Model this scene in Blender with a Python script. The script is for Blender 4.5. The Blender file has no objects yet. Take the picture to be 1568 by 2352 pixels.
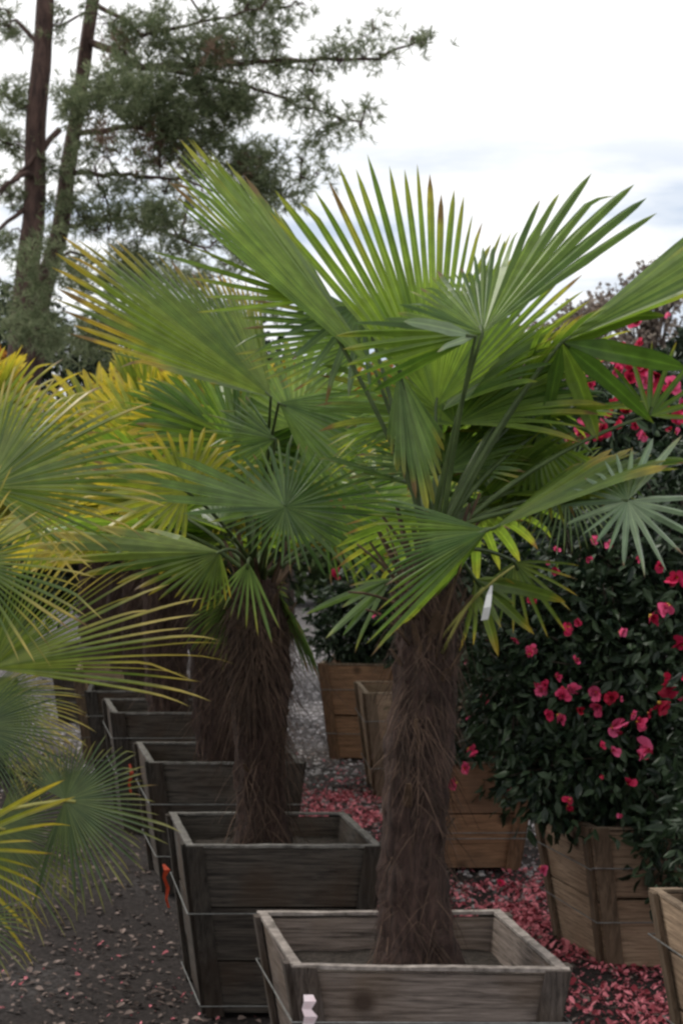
import bpy, math, random
from mathutils import Vector, Matrix, noise
R = math.radians
PI = math.pi
random.seed(7)
C = bpy.context.scene.collection
scene = bpy.context.scene

# ------------------------------------------------------------------ camera
CAMZ = 1.9
FPX = 4000.0
cam_d = bpy.data.cameras.new('camera')
cam_d.sensor_fit = 'VERTICAL'
cam_d.sensor_height = 36.0
cam_d.sensor_width = 24.0
cam_d.lens = 36.0 * FPX / 2352.0
cam_d.clip_start = 0.05
cam_d.clip_end = 2000
cam_d.dof.use_dof = True
cam_d.dof.focus_distance = 5.7
cam_d.dof.aperture_fstop = 7.1
cam = bpy.data.objects.new('camera', cam_d)
C.objects.link(cam)
cam.location = (0, 0, CAMZ)
cam.rotation_euler = (R(90), 0, 0)
scene.camera = cam

# ------------------------------------------------------------------ sky, sun, exposure
SUN_EL, SUN_AZ = R(48), R(-60)          # azimuth from +Y (view direction), negative = left
world = bpy.data.worlds.new("World")
scene.world = world
world.use_nodes = True
nt = world.node_tree
nt.nodes.clear()
wo = nt.nodes.new('ShaderNodeOutputWorld')
bg = nt.nodes.new('ShaderNodeBackground')
bg.inputs['Strength'].default_value = 0.10
sky = nt.nodes.new('ShaderNodeTexSky')
sky.sky_type = 'NISHITA'
sky.sun_disc = False
sky.sun_elevation = SUN_EL
sky.sun_rotation = SUN_AZ
sky.air_density = 1.0
sky.dust_density = 2.0
tc = nt.nodes.new('ShaderNodeTexCoord')
mp = nt.nodes.new('ShaderNodeMapping')
mp.inputs['Scale'].default_value = (3.2, 3.2, 15.0)
mp.inputs['Location'].default_value = (0.3, 0.1, 0.25)
nz = nt.nodes.new('ShaderNodeTexNoise')
nz.inputs['Scale'].default_value = 1.9
nz.inputs['Detail'].default_value = 6
nz.inputs['Roughness'].default_value = 0.55
rp = nt.nodes.new('ShaderNodeValToRGB')
rp.color_ramp.elements[0].position = 0.40
rp.color_ramp.elements[1].position = 0.60
rp.color_ramp.elements[0].color = (6.2, 7.1, 8.5, 1)
rp.color_ramp.elements[1].color = (11.2, 11.2, 11.1, 1)
sep = nt.nodes.new('ShaderNodeSeparateXYZ')
mr = nt.nodes.new('ShaderNodeMapRange')
mr.inputs['From Min'].default_value = 0.17
mr.inputs['From Max'].default_value = 0.24
mixc = nt.nodes.new('ShaderNodeMix'); mixc.data_type = 'RGBA'
mixc.inputs['B'].default_value = (11.5, 11.4, 11.3, 1)
mixs = nt.nodes.new('ShaderNodeMix'); mixs.data_type = 'RGBA'
mixs.inputs['Factor'].default_value = 0.93
L = nt.links.new
L(tc.outputs['Generated'], mp.inputs['Vector'])
L(mp.outputs[0], nz.inputs['Vector'])
L(nz.outputs['Fac'], rp.inputs['Fac'])
L(tc.outputs['Generated'], sep.inputs[0])
L(sep.outputs['Z'], mr.inputs['Value'])
L(mr.outputs[0], mixc.inputs['Factor'])
L(rp.outputs[0], mixc.inputs['A'])
L(sky.outputs[0], mixs.inputs['A'])
L(mixc.outputs['Result'], mixs.inputs['B'])
L(mixs.outputs['Result'], bg.inputs['Color'])
L(bg.outputs[0], wo.inputs['Surface'])

sun_d = bpy.data.lights.new('sun', 'SUN')
sun_d.energy = 2.0
sun_d.angle = R(14)
sun_d.color = (1.0, 0.96, 0.88)
sun = bpy.data.objects.new('sun', sun_d)
C.objects.link(sun)
sdir = Vector((math.sin(SUN_AZ) * math.cos(SUN_EL), math.cos(SUN_AZ) * math.cos(SUN_EL), math.sin(SUN_EL)))
sun.rotation_euler = sdir.to_track_quat('Z', 'Y').to_euler()
sun.location = (0, 0, 20)

scene.view_settings.view_transform = 'Standard'
scene.view_settings.look = 'None'
scene.view_settings.exposure = 0.12
scene.view_settings.gamma = 1
scene.render.engine = 'CYCLES'
scene.cycles.max_bounces = 6
scene.cycles.transparent_max_bounces = 4
scene.cycles.filter_width = 2.6

# ------------------------------------------------------------------ helpers
def at(px, py, Y):
    """reference pixel (1568 x 2352 grid) at depth Y -> world point"""
    return Vector(((px - 784) / FPX * Y, Y, CAMZ - (py - 1176) / FPX * Y))

def mesh_obj(name, verts, faces, mat, parent=None, col=None, smooth=False, mats=None, fmat=None):
    me = bpy.data.meshes.new(name)
    me.from_pydata([tuple(v) for v in verts], [], faces)
    if col:
        a = me.color_attributes.new('tone', 'FLOAT_COLOR', 'POINT')
        a.data.foreach_set('color', [x for c in col for x in (c[0], c[1], c[2], 1.0)])
    if smooth:
        me.polygons.foreach_set('use_smooth', [True] * len(me.polygons))
    for m in (mats or [mat]):
        me.materials.append(m)
    if fmat:
        me.polygons.foreach_set('material_index', fmat)
    me.update()
    o = bpy.data.objects.new(name, me)
    C.objects.link(o)
    if parent is not None:
        o.parent = parent
        o.matrix_parent_inverse = Matrix.Translation(-parent.location) if parent.type == 'EMPTY' else Matrix.Identity(4)
        if parent.type != 'EMPTY':
            pass
    return o

def thing(name, label, cat, loc, group=None):
    o = bpy.data.objects.new(name, None)
    C.objects.link(o)
    o.empty_display_size = 0.2
    o.location = loc
    o['label'] = label
    o['category'] = cat
    if group:
        o['group'] = group
    return o

def tag(o, label=None, cat=None, group=None, kind=None):
    if label: o['label'] = label
    if cat: o['category'] = cat
    if group: o['group'] = group
    if kind: o['kind'] = kind
    return o

class MB:
    def __init__(s):
        s.v = []; s.f = []; s.c = []
    def box8(s, p):
        """p: 8 points, bottom 4 (ccw) then top 4"""
        n = len(s.v); s.v += [Vector(q) for q in p]
        s.c += [(0, 0, 0)] * 8
        for q in ((3, 2, 1, 0), (4, 5, 6, 7), (0, 1, 5, 4), (1, 2, 6, 5), (2, 3, 7, 6), (3, 0, 4, 7)):
            s.f.append(tuple(n + k for k in q))
    def tube(s, pts, rad, seg=6, cap=True, c=(0, 0, 0)):
        n0 = len(s.v)
        m = len(pts)
        prev = None
        for i, p in enumerate(pts):
            t = (pts[min(i + 1, m - 1)] - pts[max(i - 1, 0)])
            if t.length < 1e-9: t = Vector((0, 0, 1))
            t.normalize()
            if prev is None:
                a = Vector((0, 0, 1)) if abs(t.z) < .9 else Vector((1, 0, 0))
                u = t.cross(a).normalized()
            else:
                u = (prev - t * prev.dot(t)).normalized()
            prev = u
            w = t.cross(u)
            r = rad[i] if hasattr(rad, '__len__') else rad
            for k in range(seg):
                an = 2 * PI * k / seg
                s.v.append(p + (u * math.cos(an) + w * math.sin(an)) * r)
                s.c.append(c)
        for i in range(m - 1):
            for k in range(seg):
                a = n0 + i * seg + k; b = n0 + i * seg + (k + 1) % seg
                s.f.append((a, b, b + seg, a + seg))
        if cap:
            s.f.append(tuple(n0 + k for k in range(seg))[::-1])
            s.f.append(tuple(n0 + (m - 1) * seg + k for k in range(seg)))
    def build(s, name, mat, parent=None, smooth=False, **k):
        return mesh_obj(name, s.v, s.f, mat, parent, col=s.c, smooth=smooth, **k)

def lerp(a, b, t): return a + (b - a) * t
def curve(p0, p1, sag, n=8, side=None):
    """arc from p0 to p1 bulging by vector sag"""
    out = []
    for i in range(n + 1):
        t = i / n
        out.append(p0.lerp(p1, t) + sag * (4 * t * (1 - t)))
    return out

# ------------------------------------------------------------------ materials
def new_mat(name):
    m = bpy.data.materials.new(name)
    m.use_nodes = True
    nt = m.node_tree
    nt.nodes.clear()
    out = nt.nodes.new('ShaderNodeOutputMaterial')
    return m, nt, out

def nd(nt, t, **k):
    n = nt.nodes.new(t)
    for a, b in k.items():
        if hasattr(n, a): setattr(n, a, b)
        else: n.inputs[a.replace('_', ' ')].default_value = b
    return n

def ramp(nt, fac, stops):
    r = nt.nodes.new('ShaderNodeValToRGB')
    e = r.color_ramp.elements
    while len(e) > 1: e.remove(e[0])
    e[0].position = stops[0][0]; e[0].color = (*stops[0][1], 1)
    for p, c in stops[1:]:
        x = e.new(p); x.color = (*c, 1)
    nt.links.new(fac, r.inputs['Fac'])
    return r.outputs['Color']

def mixcol(nt, fac, a, b, mode='MIX'):
    m = nt.nodes.new('ShaderNodeMix'); m.data_type = 'RGBA'; m.blend_type = mode
    for s, v in (('Factor', fac), ('A', a), ('B', b)):
        if isinstance(v, (int, float)): m.inputs[s].default_value = v
        elif isinstance(v, tuple): m.inputs[s].default_value = (*v, 1)
        else: nt.links.new(v, m.inputs[s])
    return m.outputs['Result']

def leaf_mat(name, base, alt, tip, trans=0.45, tip_at=0.8, rough=0.38, patch=(0.5, 0.7), gain=1.3):
    """tone.r = position along the blade, tone.g = random per segment, tone.b = random per leaf"""
    m, nt, out = new_mat(name)
    at_ = nd(nt, 'ShaderNodeAttribute', attribute_name='tone')
    sp = nd(nt, 'ShaderNodeSeparateColor')
    nt.links.new(at_.outputs['Color'], sp.inputs[0])
    tcn = nd(nt, 'ShaderNodeTexCoord')
    n1 = nd(nt, 'ShaderNodeTexNoise'); n1.inputs['Scale'].default_value = 5; n1.inputs['Detail'].default_value = 4
    nt.links.new(tcn.outputs['Object'], n1.inputs['Vector'])
    # per-segment blend between base and alt
    mm = nd(nt, 'ShaderNodeMath', operation='ADD')
    nt.links.new(sp.outputs[1], mm.inputs[0]); nt.links.new(n1.outputs['Fac'], mm.inputs[1])
    mh = nd(nt, 'ShaderNodeMath', operation='MULTIPLY'); mh.inputs[1].default_value = 0.5
    nt.links.new(mm.outputs[0], mh.inputs[0])
    col = ramp(nt, mh.outputs[0], [(0.3, base), (0.72, alt)])
    # yellowed tips
    ad = nd(nt, 'ShaderNodeMath', operation='ADD')
    nn = nd(nt, 'ShaderNodeMapRange'); nn.inputs['From Min'].default_value = 0; nn.inputs['From Max'].default_value = 1
    nn.inputs['To Min'].default_value = -0.28; nn.inputs['To Max'].default_value = 0.28
    nt.links.new(n1.outputs['Fac'], nn.inputs['Value'])
    nt.links.new(sp.outputs[0], ad.inputs[0]); nt.links.new(nn.outputs[0], ad.inputs[1])
    ad2 = nd(nt, 'ShaderNodeMath', operation='MULTIPLY_ADD'); ad2.inputs[1].default_value = 0.25
    nt.links.new(sp.outputs[1], ad2.inputs[0]); nt.links.new(ad.outputs[0], ad2.inputs[2])
    tf = nd(nt, 'ShaderNodeMapRange')
    tf.inputs['From Min'].default_value = tip_at; tf.inputs['From Max'].default_value = tip_at + 0.32
    nt.links.new(ad2.outputs[0], tf.inputs['Value'])
    col = mixcol(nt, tf.outputs[0], col, tip)
    # paler midrib, slightly darker flanks, and dry brown ends
    rib = ramp(nt, sp.outputs[2], [(0, (.80, .80, .80)), (.25, (1.05, 1.05, 1.05)), (.55, (.86, .86, .86)), (.86, (1.0, 1.0, 1.0)), (.95, (1.5, 1.45, 1.3))])
    col = mixcol(nt, 1.0, col, rib, 'MULTIPLY')
    n3 = nd(nt, 'ShaderNodeTexNoise'); n3.inputs['Scale'].default_value = 22; n3.inputs['Detail'].default_value = 3
    nt.links.new(tcn.outputs['Object'], n3.inputs['Vector'])
    blot = ramp(nt, n3.outputs['Fac'], [(.3, (.82, .80, .78)), (.7, (1.15, 1.15, 1.1))])
    col = mixcol(nt, 1.0, col, blot, 'MULTIPLY')
    df = nd(nt, 'ShaderNodeMapRange'); df.inputs['From Min'].default_value = 1.0; df.inputs['From Max'].default_value = 1.04
    nt.links.new(sp.outputs[0], df.inputs['Value'])
    col = mixcol(nt, df.outputs[0], col, (0.20, 0.13, 0.06))
    p = nd(nt, 'ShaderNodeBsdfPrincipled')
    p.inputs['Roughness'].default_value = rough
    p.inputs['Specular IOR Level'].default_value = 0.5
    nt.links.new(col, p.inputs['Base Color'])
    tr = nd(nt, 'ShaderNodeBsdfTranslucent')
    g = mixcol(nt, 1.0, col, (gain, gain * 1.0, gain * 0.6), 'MULTIPLY')
    nt.links.new(g, tr.inputs['Color'])
    mx = nd(nt, 'ShaderNodeMixShader'); mx.inputs[0].default_value = trans
    nt.links.new(p.outputs[0], mx.inputs[1]); nt.links.new(tr.outputs[0], mx.inputs[2])
    nt.links.new(mx.outputs[0], out.inputs['Surface'])
    return m

M = {}
M['palm'] = leaf_mat('palm_leaf', (0.075, 0.15, 0.028), (0.22, 0.325, 0.055), (0.36, 0.32, 0.06), tip_at=0.98, trans=.5)
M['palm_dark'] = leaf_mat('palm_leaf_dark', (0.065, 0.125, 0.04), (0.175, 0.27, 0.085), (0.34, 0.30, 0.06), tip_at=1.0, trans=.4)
M['palm_silver'] = leaf_mat('palm_leaf_silver', (0.14, 0.22, 0.13), (0.22, 0.30, 0.18), (0.3, 0.3, 0.12), tip_at=1.05, trans=.25)
M['palm_yellowing'] = leaf_mat('palm_leaf_yellowing', (0.075, 0.135, 0.028), (0.19, 0.26, 0.05), (0.50, 0.34, 0.05), tip_at=0.92, trans=.45)
M['palm_gold'] = leaf_mat('palm_leaf_gold', (0.14, 0.20, 0.035), (0.34, 0.36, 0.05), (0.50, 0.40, 0.055), tip_at=0.76, trans=.45)
M['stiff'] = leaf_mat('stiff_palm_leaf', (0.08, 0.13, 0.03), (0.20, 0.25, 0.06), (0.46, 0.37, 0.11), tip_at=0.74, trans=.3)
M['stiff_gray'] = leaf_mat('stiff_palm_leaf_gray', (0.05, 0.085, 0.035), (0.11, 0.15, 0.055), (0.26, 0.24, 0.08), tip_at=0.85, trans=.25)

def simple_mat(name, c1, c2, scale=20, rough=0.9, stretch=(1, 1, 1), bump=0.4, detail=6, isl=0.0, spec=0.3, coord='Object', lo=0.3, hi=0.7):
    m, nt, out = new_mat(name)
    tcn = nd(nt, 'ShaderNodeTexCoord')
    mpn = nd(nt, 'ShaderNodeMapping'); mpn.inputs['Scale'].default_value = stretch
    nt.links.new(tcn.outputs[coord], mpn.inputs['Vector'])
    n1 = nd(nt, 'ShaderNodeTexNoise'); n1.inputs['Scale'].default_value = scale; n1.inputs['Detail'].default_value = detail
    n1.inputs['Roughness'].default_value = 0.65
    nt.links.new(mpn.outputs[0], n1.inputs['Vector'])
    col = ramp(nt, n1.outputs['Fac'], [(lo, c1), (hi, c2)])
    if isl:
        geo = nd(nt, 'ShaderNodeNewGeometry')
        mr = nd(nt, 'ShaderNodeMapRange'); mr.inputs['To Min'].default_value = 1 - isl; mr.inputs['To Max'].default_value = 1 + isl
        nt.links.new(geo.outputs['Random Per Island'], mr.inputs['Value'])
        col = mixcol(nt, 1.0, col, mr.outputs[0], 'MULTIPLY')
    p = nd(nt, 'ShaderNodeBsdfPrincipled')
    p.inputs['Roughness'].default_value = rough
    p.inputs['Specular IOR Level'].default_value = spec
    nt.links.new(col, p.inputs['Base Color'])
    if bump:
        b = nd(nt, 'ShaderNodeBump'); b.inputs['Strength'].default_value = bump; b.inputs['Distance'].default_value = 0.02
        nt.links.new(n1.outputs['Fac'], b.inputs['Height'])
        nt.links.new(b.outputs[0], p.inputs['Normal'])
    nt.links.new(p.outputs[0], out.inputs['Surface'])
    return m

def wood_mat(name, dark, light, stain, vertical=False, seed=0.0):
    m, nt, out = new_mat(name)
    tcn = nd(nt, 'ShaderNodeTexCoord')
    geo = nd(nt, 'ShaderNodeNewGeometry')
    off = nd(nt, 'ShaderNodeVectorMath', operation='SCALE')
    cmb = nd(nt, 'ShaderNodeCombineXYZ')
    for k in range(3): nt.links.new(geo.outputs['Random Per Island'], cmb.inputs[k])
    nt.links.new(cmb.outputs[0], off.inputs[0]); off.inputs['Scale'].default_value = 17.0 + seed
    add = nd(nt, 'ShaderNodeVectorMath', operation='ADD')
    nt.links.new(tcn.outputs['Object'], add.inputs[0]); nt.links.new(off.outputs[0], add.inputs[1])
    mpn = nd(nt, 'ShaderNodeMapping')
    mpn.inputs['Scale'].default_value = (16, 16, 1.2) if vertical else (1.3, 1.3, 24)
    nt.links.new(add.outputs[0], mpn.inputs['Vector'])
    n1 = nd(nt, 'ShaderNodeTexNoise'); n1.inputs['Scale'].default_value = 4.0; n1.inputs['Detail'].default_value = 8
    n1.inputs['Roughness'].default_value = 0.7; n1.inputs['Distortion'].default_value = 0.6
    nt.links.new(mpn.outputs[0], n1.inputs['Vector'])
    col = ramp(nt, n1.outputs['Fac'], [(0.34, dark), (0.66, light)])
    n2 = nd(nt, 'ShaderNodeTexNoise'); n2.inputs['Scale'].default_value = 3.5; n2.inputs['Detail'].default_value = 4
    nt.links.new(add.outputs[0], n2.inputs['Vector'])
    f2 = nd(nt, 'ShaderNodeMapRange'); f2.inputs['From Min'].default_value = 0.45; f2.inputs['From Max'].default_value = 0.7
    f2.inputs['To Max'].default_value = 0.75
    nt.links.new(n2.outputs['Fac'], f2.inputs['Value'])
    col = mixcol(nt, f2.outputs[0], col, stain)
    # knots
    vo = nd(nt, 'ShaderNodeTexVoronoi'); vo.inputs['Scale'].default_value = 3.2
    nt.links.new(add.outputs[0], vo.inputs['Vector'])
    kf = nd(nt, 'ShaderNodeMapRange'); kf.inputs['From Min'].default_value = 0.07; kf.inputs['From Max'].default_value = 0.16
    kf.inputs['To Min'].default_value = 0.85; kf.inputs['To Max'].default_value = 0.0
    nt.links.new(vo.outputs['Distance'], kf.inputs['Value'])
    col = mixcol(nt, kf.outputs[0], col, (0.03, 0.018, 0.012))
    mr = nd(nt, 'ShaderNodeMapRange'); mr.inputs['To Min'].default_value = 0.7; mr.inputs['To Max'].default_value = 1.25
    nt.links.new(geo.outputs['Random Per Island'], mr.inputs['Value'])
    col = mixcol(nt, 1.0, col, mr.outputs[0], 'MULTIPLY')
    p = nd(nt, 'ShaderNodeBsdfPrincipled'); p.inputs['Roughness'].default_value = 0.85
    p.inputs['Specular IOR Level'].default_value = 0.25
    nt.links.new(col, p.inputs['Base Color'])
    b = nd(nt, 'ShaderNodeBump'); b.inputs['Strength'].default_value = 0.6; b.inputs['Distance'].default_value = 0.006
    nt.links.new(n1.outputs['Fac'], b.inputs['Height']); nt.links.new(b.outputs[0], p.inputs['Normal'])
    nt.links.new(p.outputs[0], out.inputs['Surface'])
    return m

W = {}
def woodset(key, d, l, s, k=1.0):
    q = lambda c: tuple(x * k for x in c)
    W[key] = (wood_mat(key + '_planks', d, l, s), wood_mat(key + '_battens', q(d), q(l), q(s), True, 3.0))
woodset('silvered_wood', (0.035, 0.027, 0.023), (0.235, 0.190, 0.165), (0.095, 0.062, 0.038), .55)
woodset('blackened_wood', (0.014, 0.012, 0.011), (0.10, 0.085, 0.072), (0.05, 0.03, 0.018), .7)
woodset('orange_wood', (0.12, 0.066, 0.038), (0.40, 0.225, 0.13), (0.17, 0.105, 0.07), .6)
woodset('honey_wood', (0.14, 0.098, 0.066), (0.50, 0.36, 0.25), (0.24, 0.155, 0.10), .45)

M['worn_lit_edge'] = simple_mat('worn_sawn_lit_edge', (0.09, 0.075, 0.065), (0.38, 0.33, 0.30), 26, bump=.3)  # rim tones: sawn wear, plus light caught on the board tops painted in paler
M['worn_lit_edge_dark'] = simple_mat('worn_dark_lit_edge', (0.06, 0.055, 0.05), (0.24, 0.225, 0.21), 26, bump=.3)
M['worn_lit_edge_tan'] = simple_mat('worn_tan_lit_edge', (0.12, 0.085, 0.06), (0.36, 0.27, 0.19), 26, bump=.3)
M['bark_fibre'] = simple_mat('palm_trunk_fibre', (0.014, 0.008, 0.007), (0.085, 0.050, 0.040), 60, stretch=(1, 1, .12), bump=1.0)
M['fibre'] = simple_mat('palm_hair', (0.016, 0.010, 0.007), (0.115, 0.072, 0.052), 9, isl=.6, bump=0)
M['stub'] = simple_mat('old_leaf_base', (0.03, 0.019, 0.012), (0.14, 0.088, 0.055), 30, stretch=(1, 1, .2), isl=.4, bump=.3)
M['petiole'] = simple_mat('petiole_green', (0.03, 0.05, 0.015), (0.09, 0.13, 0.04), 12, rough=.5, bump=0)
M['petiole_yellow'] = simple_mat('petiole_yellow', (0.20, 0.22, 0.05), (0.42, 0.38, 0.12), 12, rough=.5, bump=0)
M['pine_bark'] = simple_mat('pine_bark', (0.022, 0.015, 0.014), (0.14, 0.085, 0.07), 14, stretch=(1, 1, .3), bump=1.0)
M['twig'] = simple_mat('twig', (0.03, 0.022, 0.018), (0.10, 0.075, 0.06), 15, bump=.3)
M['wire'] = simple_mat('galvanised_wire', (0.10, 0.10, 0.10), (0.25, 0.25, 0.24), 30, rough=.5, bump=0)
M['soil'] = simple_mat('potting_soil', (0.012, 0.009, 0.007), (0.07, 0.055, 0.045), 60, bump=1.0)
M['white_tag'] = simple_mat('white_plastic_tag', (0.55, 0.55, 0.52), (0.8, 0.8, 0.78), 8, rough=.4, bump=0)
M['pink_ribbon'] = simple_mat('pale_pink_ribbon', (0.75, 0.55, 0.58), (0.85, 0.75, 0.78), 60, rough=.4, bump=0)
M['red_ribbon'] = simple_mat('orange_red_ribbon', (0.30, 0.03, 0.012), (0.50, 0.07, 0.025), 20, rough=.4, bump=0)

def foliage_mat(name, c1, c2, trans=.2, rough=.35, spec=.5):
    m, nt, out = new_mat(name)
    geo = nd(nt, 'ShaderNodeNewGeometry')
    col = ramp(nt, geo.outputs['Random Per Island'], [(0, c1), (1, c2)])
    p = nd(nt, 'ShaderNodeBsdfPrincipled'); p.inputs['Roughness'].default_value = rough
    p.inputs['Specular IOR Level'].default_value = spec
    nt.links.new(col, p.inputs['Base Color'])
    tr = nd(nt, 'ShaderNodeBsdfTranslucent'); nt.links.new(col, tr.inputs['Color'])
    mx = nd(nt, 'ShaderNodeMixShader'); mx.inputs[0].default_value = trans
    nt.links.new(p.outputs[0], mx.inputs[1]); nt.links.new(tr.outputs[0], mx.inputs[2])
    nt.links.new(mx.outputs[0], out.inputs['Surface'])
    return m
M['camellia'] = foliage_mat('camellia_leaf', (0.006, 0.016, 0.009), (0.045, 0.075, 0.034), .12, .42, .3)
M['petal'] = foliage_mat('pink_petal', (0.50, 0.015, 0.045), (0.85, 0.13, 0.26), .25, .6, .2)
def petal_mat():
    m, nt, out = new_mat('camellia_petal')
    oi = nd(nt, 'ShaderNodeObjectInfo'); geo = nd(nt, 'ShaderNodeNewGeometry')
    a = ramp(nt, oi.outputs['Random'], [(0, (0.36, 0.008, 0.03)), (.45, (0.60, 0.03, 0.11)), (1, (0.80, 0.14, 0.30))])
    mr = nd(nt, 'ShaderNodeMapRange'); mr.inputs['To Min'].default_value = .6; mr.inputs['To Max'].default_value = 1.25
    nt.links.new(geo.outputs['Random Per Island'], mr.inputs['Value'])
    a = mixcol(nt, 1.0, a, mr.outputs[0], 'MULTIPLY')
    p = nd(nt, 'ShaderNodeBsdfPrincipled'); p.inputs['Roughness'].default_value = .6; p.inputs['Specular IOR Level'].default_value = .2
    nt.links.new(a, p.inputs['Base Color'])
    tr = nd(nt, 'ShaderNodeBsdfTranslucent'); nt.links.new(a, tr.inputs['Color'])
    mx = nd(nt, 'ShaderNodeMixShader'); mx.inputs[0].default_value = .25
    nt.links.new(p.outputs[0], mx.inputs[1]); nt.links.new(tr.outputs[0], mx.inputs[2])
    nt.links.new(mx.outputs[0], out.inputs['Surface'])
    return m
M['petal'] = petal_mat()
M['petal_fallen'] = foliage_mat('fallen_petal', (0.22, 0.022, 0.035), (0.85, 0.28, 0.33), .1, .7, .2)
M['stamen'] = foliage_mat('yellow_stamen', (0.7, 0.4, 0.05), (0.8, 0.55, 0.12), .1, .7, .2)
M['needle'] = foliage_mat('pine_needle', (0.10, 0.14, 0.065), (0.28, 0.31, 0.18), .5, .6, .2)
M['needle_brown'] = foliage_mat('dead_pine_needle', (0.16, 0.09, 0.06), (0.36, 0.26, 0.19), .3, .7, .2)
M['far_green'] = foliage_mat('far_leaf_green', (0.03, 0.05, 0.02), (0.10, 0.14, 0.05), .2, .7, .1)
M['far_dark'] = foliage_mat('far_leaf_dark', (0.012, 0.022, 0.015), (0.045, 0.06, 0.035), .1, .7, .1)
M['far_orange'] = foliage_mat('autumn_leaf', (0.30, 0.10, 0.02), (0.55, 0.30, 0.06), .3, .7, .1)
M['far_yellow'] = foliage_mat('yellowing_leaf', (0.20, 0.20, 0.03), (0.50, 0.38, 0.05), .35, .7, .1)
M['far_brown'] = foliage_mat('hazy_twig_leaf', (0.16, 0.12, 0.10), (0.28, 0.24, 0.20), .1, .8, .1)
M['litter'] = foliage_mat('dead_leaf_litter', (0.015, 0.012, 0.011), (0.24, 0.18, 0.16), 0, .9, .2)
M['pebble'] = foliage_mat('pebble', (0.06, 0.055, 0.055), (0.50, 0.47, 0.48), 0, .9, .2)

# ------------------------------------------------------------------ ground
def ground_mat():
    m, nt, out = new_mat('ground_dirt_gravel')
    tcn = nd(nt, 'ShaderNodeTexCoord')
    n1 = nd(nt, 'ShaderNodeTexNoise'); n1.inputs['Scale'].default_value = 45; n1.inputs['Detail'].default_value = 8; n1.inputs['Roughness'].default_value = .75
    n2 = nd(nt, 'ShaderNodeTexNoise'); n2.inputs['Scale'].default_value = 1.1; n2.inputs['Detail'].default_value = 5
    vo = nd(nt, 'ShaderNodeTexVoronoi'); vo.inputs['Scale'].default_value = 38
    for n in (n1, n2, vo): nt.links.new(tcn.outputs['Object'], n.inputs['Vector'])
    dirt = ramp(nt, n1.outputs['Fac'], [(0.3, (0.012, 0.010, 0.0095)), (0.75, (0.075, 0.062, 0.06))])
    grav = ramp(nt, vo.outputs['Distance'], [(0.0, (0.30, 0.28, 0.28)), (0.7, (0.06, 0.055, 0.055))])
    sp = nd(nt, 'ShaderNodeSeparateXYZ'); nt.links.new(tcn.outputs['Object'], sp.inputs[0])
    # gravel lies farther off, dirt between the crates near the camera
    g = nd(nt, 'ShaderNodeMapRange'); g.inputs['From Min'].default_value = 10.5; g.inputs['From Max'].default_value = 18.0
    nt.links.new(sp.outputs['Y'], g.inputs['Value'])
    gm = nd(nt, 'ShaderNodeMath', operation='MULTIPLY_ADD'); gm.inputs[1].default_value = 1.0
    n2r = nd(nt, 'ShaderNodeMapRange'); n2r.inputs['From Min'].default_value = .35; n2r.inputs['From Max'].default_value = .65
    n2r.inputs['To Min'].default_value = -.25; n2r.inputs['To Max'].default_value = .25
    nt.links.new(n2.outputs['Fac'], n2r.inputs['Value'])
    nt.links.new(g.outputs[0], gm.inputs[0]); nt.links.new(n2r.outputs[0], gm.inputs[2]); gm.use_clamp = True
    col = mixcol(nt, gm.outputs[0], dirt, grav)
    p = nd(nt, 'ShaderNodeBsdfPrincipled'); p.inputs['Roughness'].default_value = .95; p.inputs['Specular IOR Level'].default_value = .15
    nt.links.new(col, p.inputs['Base Color'])
    b = nd(nt, 'ShaderNodeBump'); b.inputs['Strength'].default_value = .9; b.inputs['Distance'].default_value = .02
    nt.links.new(n1.outputs['Fac'], b.inputs['Height']); nt.links.new(b.outputs[0], p.inputs['Normal'])
    nt.links.new(p.outputs[0], out.inputs['Surface'])
    return m
M['ground'] = ground_mat()
def ground_z(x, y):
    def sm(a, b, v):
        t = max(0, min(1, (v - a) / (b - a))); return t * t * (3 - 2 * t)
    dip = -0.10 * sm(.8, .45, x) * sm(9.0, 7.9, y) if y < 9 else 0
    return dip + 0.03 * noise.noise(Vector((x * .7, y * .7, 0))) * (1 if 1 < y < 25 and abs(x) < 10 else 0)
gv, gf = [], []
xs = [-600, -100, -30, -10] + [-8 + .25 * i for i in range(65)] + [10, 30, 100, 600]
ys = [-600, -100, -20, 0] + [1.2 + .25 * i for i in range(90)] + [26, 40, 100, 300, 900]
for y in ys:
    for x in xs:
        gv.append((x, y, ground_z(x, y)))
nx = len(xs)
for j in range(len(ys) - 1):
    for i in range(nx - 1):
        a = j * nx + i
        gf.append((a, a + 1, a + 1 + nx, a + nx))
tag(mesh_obj('ground', gv, gf, M['ground'], smooth=True), kind='structure')

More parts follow.
